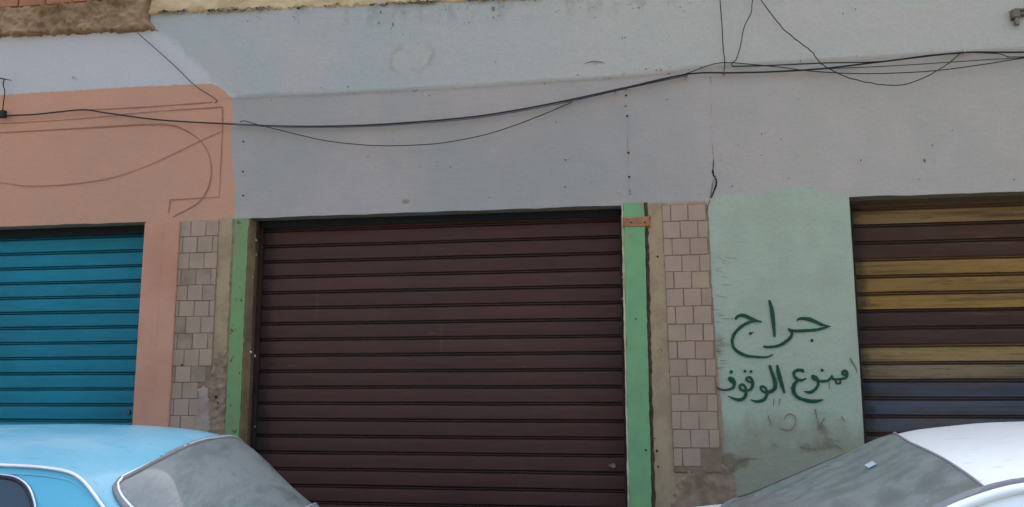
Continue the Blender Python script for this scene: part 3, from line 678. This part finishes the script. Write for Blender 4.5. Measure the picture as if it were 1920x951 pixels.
# hanging box at the left edge
hb=empty('hanging_connector',tuple(W(7,200,-.05)),'small black connector box hanging on a short wire at the left edge','connector')
def loc(o): bpy.context.view_layer.update(); 
inv=lambda p: (p[0]-hb.location[0],p[1]-hb.location[1],p[2]-hb.location[2])
b=MB(); q=[inv(W(x,y,-.05)) for x,y in [(-40,140),(-10,146),(6,148),(22,151)]]; b.tube(q,[.006,.006,.005,.002],7); b.build('support_wire',MAT['wire'],hb)
b=MB(); q=[inv(W(x,y,-.05)) for x,y in spline([(8,149),(6,160),(9,172),(7,190),(5,207)],5)]; b.tube(q,.0042,7); b.build('hanging_wire',MAT['wire'],hb)
c=inv(W(4,214,-.05)); b=MB(); b.box(c[0]-.026,c[0]+.026,-.02,.02,c[2]-.028,c[2]+.028,bev=.004); b.build('connector_box',MAT['wire'],hb)
# wall bracket at the right edge
p0=W(1893,38,0)
wbk=empty('wall_bracket',(p0[0],0,p0[2]),'grey steel bracket fixed high on the wall in the top right corner','bracket')
b=MB(); b.box(0.012,.62,-.045,-.015,.012,.05,bev=.004); b.box(0.012,.62,-.06,-.045,.040,.055,bev=.003); b.build('bracket_arm',MAT['steel'],wbk)
b=MB(); b.box(0.0,.045,-.06,-.015,-.005,.05,bev=.006); b.box(.012,.036,-.055,-.03,-.055,-.004,bev=.004); b.build('bracket_foot',MAT['steel'],wbk)
for xa in (0.,.56):
    b=MB(); b.box(xa,xa+.03,-.015,-.001,-.01,.06); b.build('wall_plate',MAT['steel'],wbk)

# ------------------------------------------------------------------ ground
gm=simple('asphalt',(.06,.058,.055),.95,(.045,.043,.04),2,.9,60,.5)
pm=simple('pavement_concrete',(.20,.185,.16),.95,(.14,.13,.11),1.5,.9,30,.4)
b=MB(); b.add([(-400,-400,-.01),(400,-400,-.01),(400,400,-.01),(-400,400,-.01)],[(0,1,2,3)]); structure(b.build('ground',simple('dusty_ground',(.17,.145,.115),.95,(.13,.11,.09),.3,.9,8,.5)))
b=MB(); b.add([(-60,-9.5,-.004),(60,-9.5,-.004),(60,-2.3,-.004),(-60,-2.3,-.004)],[(0,1,2,3)]); structure(b.build('road',gm))
b=MB(); b.box(-60,60,-2.42,-.02+.02,-.3,.07); b.build('pavement',pm); structure(bpy.data.objects['pavement'])
b=MB()
x=-20.
while x<20: b.box(x+.005,x+.795,-2.57,-2.423,-.2,.085,bev=.012); x+=.8
structure(b.build('kerb',simple('kerb_stone',(.34,.32,.28),.9)))
# ------------------------------------------------------------------ cars
def dusty_glass(name,dust,dustc,c0,streak=(1,1,1),lo=.4,hi=.6,scale=6):
    b=NB(name); n=b.noise(scale,7,.65,b.map(streak)); n2=b.noise(scale*7,4,.6,b.map(streak)); 
    f=b.ss(b.math('ADD',n,b.math('MULTIPLY',b.math('SUBTRACT',n2,.5),.35)),lo,hi,dust*.5,dust)
    sp=b.vor(34).outputs['Distance']; f=b.math('MULTIPLY',f,b.ss(sp,.10,.17,.82,1.))
    spk=b.math('MULTIPLY',b.ss(b.noise(90,2,.5),.74,.78),.5)
    col=b.mix(f,c0,dustc); col=b.mix(b.ss(b.noise(scale*2.6,5,.65,b.map(streak,(5,2,1))),.56,.66,0,.45),col,tuple(v*2 for v in c0)); col=b.mix(spk,col,(.6,.6,.58))
    b.b.inputs['Coat Weight'].default_value=.45; b.b.inputs['Coat Roughness'].default_value=.07
    return b.fin(col,b.ss(f,.0,1.,.15,.75),0,.5)
def car_paint(name,c,dustc,dust=.4,rough=.35):
    b=NB(name); geo=b.n('ShaderNodeNewGeometry'); sep=b.n('ShaderNodeSeparateXYZ'); b.L(geo.outputs['Normal'],sep.inputs[0])
    up=b.ss(sep.outputs[2],.3,1.,.15,1.)
    n=b.noise(2.2,6,.6,b.map((1,1.6,1))); n2=b.noise(26,5,.7,b.map((.5,1.6,1)))
    f=b.math('MULTIPLY',b.math('MULTIPLY',b.ss(b.math('ADD',n,b.math('MULTIPLY',b.math('SUBTRACT',n2,.5),.3)),.35,.7,.45,1.),up),dust)
    col=b.mix(f,c,dustc); spk=b.ss(b.noise(38,3,.6,b.map((.25,1.3,1))),.61,.68,0,.32); col=b.mix(spk,col,tuple(v*.5 for v in c))
    b.b.inputs['Coat Weight'].default_value=.5; b.b.inputs['Coat Roughness'].default_value=.15
    b.bump(b.noise(1.6,3,.5),.08,.01)
    return b.fin(col,b.ss(f,0,.5,rough,.7),0,.5)
rubber=simple('black_rubber',(.03,.03,.03),.7); grubber=simple('grey_rubber_seal',(.25,.25,.24),.7,(.17,.17,.165),6,.7)
trimm=simple('bright_trim_gutter_highlight',(.80,.82,.84),.32,(.7,.72,.74),6,.4,metal=.55,spec=.6)
chrome=simple('dull_chrome',(.62,.62,.63),.22,metal=1.,spec=.5); tyre_m=simple('tyre_rubber',(.025,.025,.025),.85); rim_m=simple('wheel_steel',(.45,.45,.46),.4,metal=.8)
intm=simple('car_interior',(.05,.05,.05),.9); lampr=simple('red_lamp_lens',(.35,.02,.02),.2,spec=.6); lampw=simple('clear_lamp_lens',(.6,.6,.58),.15,spec=.7)
undm=simple('underbody',(.02,.02,.02),.95)

class Car:
    """loft along local x (front at -x); half width functions and heights are tables over x"""
    def __init__(s,T): s.T=T
    def f(s,k,x):
        t=s.T[k]; xs=[p[0] for p in t]; ys=[p[1] for p in t]
        d=min(.045,max(0,min(x-xs[0],xs[-1]-x)))
        return float(np.mean(np.interp([x-d,x-.66*d,x-.33*d,x,x+.33*d,x+.66*d,x+d],xs,ys)))
    def H(s,x,yn):
        """height of the top skin at station x and y as fraction of gutter half width"""
        zt=s.f('top',x); zg=s.f('gut',x); a=min(1,abs(yn)); e=s.T.get('exp',2.6)
        return zg+(zt-zg)*(1-a**e)
    def section(s,x,wheels,rw):
        w=s.f('wb',x); wg=s.f('wg',x); zg=s.f('gut',x); zb=s.f('belt',x); zs=s.f('sill',x)
        for wx in wheels:
            d=abs(x-wx)
            if d<rw+.05: zs=max(zs,.30+math.sqrt((rw+.05)**2-d*d)+.0)
        pts=[(w-.10,zs-.02 if zs<.25 else zs),(w-.02,zs),(w,max(zs+.01,.42)),(w+.005,max(zs+.02,.60)),(w-.012,zb-.07),(w-.028,zb-.02),(w-.05,zb)]
        gh=zg-zb
        for t in (.25,.5,.75,.92): pts.append(((w-.05)+(wg-(w-.05))*t+.008*math.sin(math.pi*t)*min(1,gh/.2),zb+gh*t))
        pts.append((wg,zg))
        for a in (.985,.95,.88,.78,.66,.52,.36,.18,0.): pts.append((wg*a,s.H(x,a)))
        return pts
def build_car(root,T,paint,glass,sideglass,wheels,rw,spec):
    car=Car(T); x0=T['wb'][0][0]; x1=T['wb'][-1][0]
    must=sorted(set(round(p[0],4) for k in ('top','gut','wg','wb') for p in T[k]))
    xs_=sorted(set([round(v,4) for v in np.arange(x0,x1,.022)]+must)); xs_=[v for i,v in enumerate(xs_) if i==0 or v-xs_[i-1]>.004]
    v=[];f=[]; S=[car.section(x,wheels,rw) for x in xs_]; n=len(S[0]); m=2*n-1
    for x,sec in zip(xs_,S):
        for (y,z) in sec: v.append((x,-y,z))
        for (y,z) in sec[::-1][1:]: v.append((x,y,z))
    for i in range(len(xs_)-1):
        for k in range(m-1): f.append((i*m+k,(i+1)*m+k,(i+1)*m+k+1,i*m+k+1))
    f.append(tuple(range(m))); f.append(tuple((len(xs_)-1)*m+k for k in range(m))[::-1])
    b=MB(); b.add(v,f); bm=bmesh.new(); me=bpy.data.meshes.new('body'); me.from_pydata(b.v,[],b.f); bm.from_mesh(me); bmesh.ops.recalc_face_normals(bm,faces=bm.faces); bm.to_mesh(me); bm.free()
    me.polygons.foreach_set('use_smooth',[True]*len(me.polygons)); me.set_sharp_from_angle(angle=R(24))
    body=put('body',me,paint,root)
    b=MB(); b.box(x0+.15,x1-.15,-.55,.55,.18,.45); b.build('underbody',undm,root)
    # top glass panels given by plan outlines (x, y/gutter half width)
    def P(x,yn,off=.006): return (x,yn*car.f('wg',x),car.H(x,yn)+off)
    for gp in spec['plan']:
        nm,base,top,ny,inset=gp['name'],gp['base'],gp['top'],30,gp.get('y',.9)
        nt_=22; V=[];Fc=[]; rc=gp.get('corner',.10)
        def edge(t,sv):   # superellipse-like rounding of the corners
            yb=gp.get('yb',inset); ymax=yb+(inset-yb)*t
            e=1.
            q=min(t,1-t); 
            if q<rc: e=1-(1-math.sqrt(max(0,1-(1-q/rc)**2)))*gp.get('round',.12)
            return ymax*e
        for a in range(nt_+1):
            t=a/nt_; 
            for c_ in range(ny+1):
                sn=-1+2*c_/ny; yn=sn*edge(t,sn)
                xb=base(yn); xt=top(yn); x=xb+(xt-xb)*t; V.append(P(x,yn,gp.get('off',.006)))
        for a in range(nt_):
            for c_ in range(ny): Fc.append((a*(ny+1)+c_,a*(ny+1)+c_+1,(a+1)*(ny+1)+c_+1,(a+1)*(ny+1)+c_))
        me=bpy.data.meshes.new(nm); me.from_pydata(V,[],Fc); bm=bmesh.new(); bm.from_mesh(me); bmesh.ops.recalc_face_normals(bm,faces=bm.faces)
        if sum(q.normal.z for q in bm.faces)<0: bmesh.ops.reverse_faces(bm,faces=bm.faces)
        bm.to_mesh(me); bm.free()
        me.polygons.foreach_set('use_smooth',[True]*len(me.polygons)); go=put(nm,me,glass,root)
        rows=[[V[a*(ny+1)+c_] for c_ in range(ny+1)] for a in range(nt_+1)]
        loop=rows[0]+[r[-1] for r in rows[1:-1]]+rows[-1][::-1]+[r[0] for r in rows[1:-1]][::-1]
        up=lambda L,d:[(p[0],p[1],p[2]+d) for p in L]
        b=MB(); b.tube(up(loop,.001),gp.get('seal',.013),8,closed=True); b.build('window_seal',gp.get('sealm',grubber),go,60)
        if gp.get('chrome'):
            lc=np.mean(np.array(loop),0); ip=[]
            for p in loop:
                d=np.array(p)-lc; L=np.linalg.norm(d); q=np.array(p)-d/L*.011; ip.append((q[0],q[1],q[2]+.013))
            b=MB(); b.tube(ip,.0062,8,closed=True); b.build('chrome_trim',trimm,go,60)
        spec.setdefault('rows',{})[nm]=rows
    # side glass: polygons in side view projected on the tumblehome
    def side(x,z,sg,off=.006):
        w=car.f('wb',x)-.05; wg=car.f('wg',x); zg=car.f('gut',x); zb=car.f('belt',x); t=(z-zb)/max(.01,zg-zb); t=min(1,max(0,t))
        y=w+(wg-w)*t+.008*math.sin(math.pi*t); return (x,sg*(y+off),z)
    for sg in (-1,1):
        for poly in spec['side']:
            L=spline(poly+[poly[0]],1) if not spec.get('sround') else [p for p in spline(poly+[poly[0]],8)][:-1]
            cx=sum(p[0] for p in L)/len(L); cz=sum(p[1] for p in L)/len(L); V=[side(cx,cz,sg)];Fc=[]; rings=8; n_=len(L)
            for r in range(1,rings+1):
                for p in L: V.append(side(cx+(p[0]-cx)*r/rings,cz+(p[1]-cz)*r/rings,sg))
            for k in range(n_): Fc.append((0,1+k,1+(k+1)%n_))
            for r in range(rings-1):
                for k in range(n_): a=1+r*n_; Fc.append((a+k,a+n_+k,a+n_+(k+1)%n_,a+(k+1)%n_))
            me=bpy.data.meshes.new('side_window'); me.from_pydata(V,[],Fc); bm=bmesh.new(); bm.from_mesh(me); bmesh.ops.recalc_face_normals(bm,faces=bm.faces)
            if sum(q.normal.y for q in bm.faces)*sg<0: bmesh.ops.reverse_faces(bm,faces=bm.faces)
            bm.to_mesh(me); bm.free(); me.polygons.foreach_set('use_smooth',[True]*len(me.polygons))
            so_=put('side_window',me,sideglass,root)
            loop=[side(p[0],p[1],sg,.006) for p in L]; b=MB(); b.tube(loop,.009,8,closed=True); b.build('window_seal',rubber,so_,60)
            if spec.get('schrome'): b=MB(); b.tube([side(cx+(p[0]-cx)*1.03,cz+(p[1]-cz)*1.05,sg,.008) for p in L],.005,8,closed=True); b.build('chrome_trim',chrome,so_,60)
        # gutter
        gx=[x for x in xs_ if spec['gut'][0]<=x<=spec['gut'][1]]
        b=MB(); b.tube([(x,sg*(car.f('wg',x)+.010),car.f('gut',x)-.004+spec.get('gz',0)) for x in gx],spec.get('gr',.010),8); b.build('roof_gutter',spec.get('gutm',paint),root,60)
        if spec.get('rail2'): b=MB(); b.tube([(x,sg*(car.f('wg',x)+.012),car.f('gut',x)-.034) for x in gx],.006,8); b.build('drip_moulding',paint,root,60)
        # handle
        for hx in spec['handles']: b=MB(); w=car.f('wb',hx); b.box(hx-.07,hx+.07,*sorted((sg*(w-.01),sg*(w+.028))),.80,.825,bev=.004); b.build('door_handle',chrome,root)
        for dx in spec['seams']:
            b=MB(); zb=car.f('belt',dx); w=car.f('wb',dx); b.box(dx-.003,dx+.003,*sorted((sg*(w-.04),sg*(w+.0065))),.28,zb-.06); b.build('door_seam',undm,root)
        for wx in wheels:
            w=car.f('wb',wx); y0=sg*(w-.20); y1=sg*(w-.012); wh=MB(); n_=40; prof=[(rw*.62,0),(rw*.9,0.),(rw,.03),(rw,.155),(rw*.93,.185),(rw*.66,.180),(rw*.62,.16)]
            V=[];Fc=[]
            for k in range(n_):
                t=2*math.pi*k/n_
                for (r,d) in prof: V.append((wx+r*math.cos(t),y0+sg*d,rw+r*math.sin(t)))
            q=len(prof)
            for k in range(n_):
                for j in range(q-1): a=k*q+j; c_=((k+1)%n_)*q+j; Fc.append((a,a+1,c_+1,c_))
            wh.add(V,Fc); wo=wh.build('wheel',tyre_m,root,30)
            r_=MB(); r_.cyl((wx,y0+sg*.03,rw),(wx,y0+sg*.145,rw),rw*.63,32); r_.cyl((wx,y0+sg*.145,rw),(wx,y0+sg*.17,rw),rw*.22,20,r2=rw*.16)
            for k in range(8):
                t=2*math.pi*k/8; r_.cyl((wx+rw*.42*math.cos(t),y0+sg*.145,rw+rw*.42*math.sin(t)),(wx+rw*.42*math.cos(t),y0+sg*.150,rw+rw*.42*math.sin(t)),rw*.07,10,mi=1)
            r_.build('rim',[rim_m,undm],wo,30)
        # lamps
        for nm,xx,m_,zz,yy,hh,ww in spec['lamps']:
            b=MB(); sgn=-1 if xx<0.5*(x0+x1) else 1; b.box(min(xx,xx+sgn*.03),max(xx,xx+sgn*.03),*sorted((sg*(yy-ww),sg*(yy+ww))),zz-hh,zz+hh); b.build(nm,m_,root)
        if spec.get('mirror') is not None:
            mx,mz=spec['mirror']; w=car.f('wb',mx)
            b=MB(); b.cyl((mx,sg*(w-.06),mz-.05),(mx,sg*(w+.06),mz-.01),.014,8); b.box(mx-.04,mx+.03,*sorted((sg*(w+.04),sg*(w+.2))),mz-.06,mz+.06); b.build('wing_mirror',spec.get('mirm',paint),root)
    for xx,sgn in ((x0,-1),(x1,1)):
        w=car.f('wb',xx)+.03; b=MB(); q=[(xx-sgn*.22,-w-.01,.46),(xx-sgn*.04,-w,.46),(xx+sgn*.05,-w*.86,.46),(xx+sgn*.07,0,.46),(xx+sgn*.05,w*.86,.46),(xx-sgn*.04,w,.46),(xx-sgn*.22,w+.01,.46)]
        b.tube(spline(q,6),.05,10); b.build('bumper',spec['bump'],root,60)
        b=MB(); b.box(min(xx,xx+sgn*.012),max(xx,xx+sgn*.012),-.26,.26,.56,.67); b.build('number_plate',lampw,root)
    return car,spec

# blue saloon, rear towards the right
bc=(-3.25,-2.2,0)
blue=empty('parked_car',bc,'light blue old saloon car with grey dusty rear window, parked before the blue shutter','car')
bx=lambda x:x-bc[0]
T={'top':[(bx(-5.35),.72),(bx(-5.25),.82),(bx(-4.4),.94),(bx(-4.28),.96),(bx(-4.02),1.20),(bx(-3.80),1.355),(bx(-3.6),1.392),(bx(-3.1),1.412),(bx(-2.6),1.418),(bx(-2.3),1.413),(bx(-2.05),1.395),(bx(-1.93),1.375),(bx(-1.86),1.345),(bx(-1.52),.985),(bx(-1.44),.93),(bx(-1.13),.88),(bx(-1.02),.82),(bx(-.98),.70)],
   'gut':[(bx(-5.35),.68),(bx(-5.25),.77),(bx(-4.4),.90),(bx(-4.28),.92),(bx(-3.90),1.225),(bx(-3.78),1.28),(bx(-3.5),1.300),(bx(-2.5),1.302),(bx(-2.3),1.297),(bx(-2.18),1.284),(bx(-2.115),1.262),(bx(-2.08),1.225),(bx(-1.76),.935),(bx(-1.70),.90),(bx(-1.13),.85),(bx(-1.02),.79),(bx(-.98),.68)],
   'wg':[(bx(-5.35),.60),(bx(-5.25),.68),(bx(-4.4),.72),(bx(-4.28),.725),(bx(-3.85),.60),(bx(-3.5),.605),(bx(-2.3),.605),(bx(-2.1),.595),(bx(-1.9),.635),(bx(-1.70),.70),(bx(-1.13),.70),(bx(-1.02),.66),(bx(-.98),.60)],
   'wb':[(bx(-5.35),.66),(bx(-5.25),.74),(bx(-4.6),.79),(bx(-3.5),.80),(bx(-2.0),.80),(bx(-1.3),.785),(bx(-1.10),.74),(bx(-.98),.66)],
   'belt':[(bx(-5.35),.66),(bx(-5.25),.74),(bx(-4.4),.86),(bx(-3.5),.90),(bx(-2.0),.90),(bx(-1.3),.84),(bx(-.98),.64)],
   'sill':[(bx(-5.35),.38),(bx(-5.0),.24),(bx(-1.3),.24),(bx(-.98),.38)],'exp':2.2}
spec=dict(plan=[
   dict(name='rear_window',base=lambda y:bx(-1.555)-.16*abs(y)**2.5,top=lambda y:bx(-1.895)-.165*abs(y)**2.0,y=.94,yb=.90,corner=.26,round=.10,chrome=True,seal=.0105),
   dict(name='windscreen',base=lambda y:bx(-4.24)+.06*y*y,top=lambda y:bx(-3.86)+.03*y*y,y=.86,yb=.90,corner=.14,round=.06,chrome=True,seal=.013)],
   side=[[(bx(-3.07),.94),(bx(-3.07),1.235),(bx(-3.0),1.252),(bx(-2.7),1.258),(bx(-2.44),1.256),(bx(-2.34),1.236),(bx(-2.275),1.18),(bx(-2.22),1.08),(bx(-2.18),.98),(bx(-2.22),.94),(bx(-2.7),.935)],
         [(bx(-3.98),.94),(bx(-3.78),1.19),(bx(-3.72),1.235),(bx(-3.4),1.25),(bx(-3.2),1.245),(bx(-3.15),1.21),(bx(-3.14),1.0),(bx(-3.16),.94),(bx(-3.5),.935)]],sround=True,schrome=True,
   gut=(bx(-3.95),bx(-1.80)),rail2=True,gutm=trimm,gr=.0075,handles=[bx(-2.75),bx(-3.3)],seams=[bx(-3.10),bx(-2.25),bx(-4.1)],lamps=[('headlight',bx(-5.36),lampw,.62,.50,.085,.09),('tail_lamp',bx(-.98),lampr,.64,.52,.07,.09)],bump=chrome,mirror=None)  # gutter highlight put into a bright trim colour
bluepaint=car_paint('light_blue_car_paint',(.05,.38,.49),(.46,.60,.62),.45)
rearglass=dusty_glass('dusty_rear_glass',.95,(.215,.235,.21),(.05,.08,.08),(1.6,.5,1),.34,.58,7)
darkglass=NB('dark_side_glass'); dg=darkglass.fin((.012,.03,.04),.06,0,.6)
build_car(blue,T,bluepaint,rearglass,dg,[bx(-4.72),bx(-1.72)],.29,spec)

# white car, windscreen towards the left, right wheels on the kerb
wc=(2.30,-2.80,.0)
white=empty('parked_car',wc,'white car with dusty windscreen and a paper slip on it, below the striped shutter','car')
white.rotation_euler=(R(2.6),0,R(-4.5))
ox=-1.42  # local x of the windscreen header corner
T={'top':[(-2.62,.55),(-2.55,.72),(-2.35,.86),(-2.1,.93),(-1.95+ox+1.42-.0,.985)],'exp':2.4}
T={'top':[(-2.98,.50),(-2.90,.72),(-2.7,.86),(-2.3,1.06),(-2.12,1.085),(-1.60,1.335),(-1.50,1.395),(-1.40,1.422),(-1.15,1.452),(-.7,1.472),(-.2,1.465),(.3,1.43),(.6,1.39),(1.05,1.10),(1.15,1.04),(1.55,.98),(1.62,.85),(1.66,.6)],
   'gut':[(-2.98,.48),(-2.90,.66),(-2.7,.80),(-2.3,1.03),(-2.05,1.06),(-1.95,1.095),(-1.50,1.315),(-1.36,1.365),(-1.15,1.392),(-.7,1.405),(-.2,1.395),(.3,1.35),(.5,1.31),(.95,1.08),(1.05,1.02),(1.55,.95),(1.62,.82),(1.66,.58)],
   'wg':[(-2.98,.45),(-2.90,.60),(-2.6,.72),(-2.1,.75),(-1.9,.735),(-1.45,.625),(-.7,.62),(.3,.61),(1.0,.70),(1.55,.68),(1.66,.55)],
   'wb':[(-2.98,.55),(-2.90,.70),(-2.6,.80),(-2.0,.84),(-.5,.85),(.8,.84),(1.4,.80),(1.6,.72),(1.66,.6)],
   'belt':[(-2.98,.46),(-2.90,.62),(-2.3,.88),(-1.9,.94),(.8,.98),(1.5,.92),(1.66,.56)],
   'sill':[(-2.98,.32),(-2.8,.22),(1.4,.22),(1.66,.36)],'exp':3.0}
spec=dict(plan=[
   dict(name='windscreen',base=lambda y:-2.14+.14*abs(y)**2,top=lambda y:-1.475+.065*abs(y)**2,y=.985,yb=.985,corner=.06,round=.02,seal=.004,sealm=grubber),
   dict(name='rear_window',base=lambda y:1.08-.06*y*y,top=lambda y:.62-.03*y*y,y=.90,yb=.9,corner=.1,round=.05,seal=.01,sealm=rubber)],
   side=[[(-1.62,1.00),(-1.36,1.25),(-1.22,1.325),(-.9,1.345),(-.62,1.345),(-.57,1.33),(-.56,1.0),(-.6,.98),(-1.1,.975)],
         [(-.47,.985),(-.48,1.33),(-.44,1.345),(-.2,1.34),(.18,1.30),(.35,1.18),(.5,1.0),(.45,.985),(.0,.98)]],sround=False,schrome=False,
   gut=(-2.0,.9),rail2=False,handles=[-.72,.22],seams=[-1.66,-.52,.45],lamps=[('headlight',-2.90,lampw,.66,.58,.07,.13),('tail_lamp',1.62,lampr,.80,.58,.10,.12)],bump=None,mirror=(-1.50,1.02),gr=.014,gz=0.0)
whitepaint=car_paint('white_car_paint',(.86,.89,.82),(.80,.81,.73),.15)
spec['bump']=whitepaint
wglass=dusty_glass('dusty_windscreen_glass',.85,(.19,.215,.19),(.045,.065,.065),(1,1,1),.36,.66,11)
car,spec=build_car(white,T,whitepaint,wglass,dg,[-2.15,.80],.30,spec)
# black roof moulding strip along the white car
for sg in (-1,1):
    b=MB(); gx=np.linspace(-1.9,.8,60); b.tube([(x,sg*(car.f('wg',x)*.965),car.H(x,.965)+.002) for x in gx],.009,8); b.build('roof_moulding',grubber,white,60)
for sg in (-1,1):
    b=MB(); gx=np.linspace(-2.02,-1.47,30); b.tube([(x,sg*car.f('wg',x)*.997,car.f('gut',x)+.010) for x in gx],.0085,8); b.build('pillar_trim',rubber if sg>0 else grubber,white,60)
# paper slip on the windscreen
rows=spec['rows']['windscreen']
def gpt(t,sn):
    a=t*22; c_=(sn+1)/2*30; i=int(a); j=int(c_); fa=a-i; fc=c_-j; p=lambda q,r: np.array(rows[q][r])
    return p(i,j)*(1-fa)*(1-fc)+p(i+1,j)*fa*(1-fc)+p(i,j+1)*(1-fa)*fc+p(i+1,j+1)*fa*fc
SLIP=(.80,-.12)
c=gpt(*SLIP); dx=gpt(SLIP[0]+.03,SLIP[1])-c; dx/=np.linalg.norm(dx); dy=gpt(SLIP[0],SLIP[1]+.06)-c; dy/=np.linalg.norm(dy); nn=np.cross(dx,dy); nn/=np.linalg.norm(nn); nn*=np.sign(nn[2])
b=MB(); V=[]
for s1,s2 in ((-1,-1),(1,-1),(1,1),(-1,1)): V.append(c+dx*.014*s1+dy*.036*s2+nn*.003)
V2=[p+nn*.0015 for p in V]; b.add([tuple(p) for p in V+V2],[(0,1,2,3)[::-1],(4,5,6,7),(0,1,5,4),(1,2,6,5),(2,3,7,6),(3,0,4,7)])
b.build('paper_slip',simple('pale_paper',(.42,.50,.50),.8,fine=30),white)
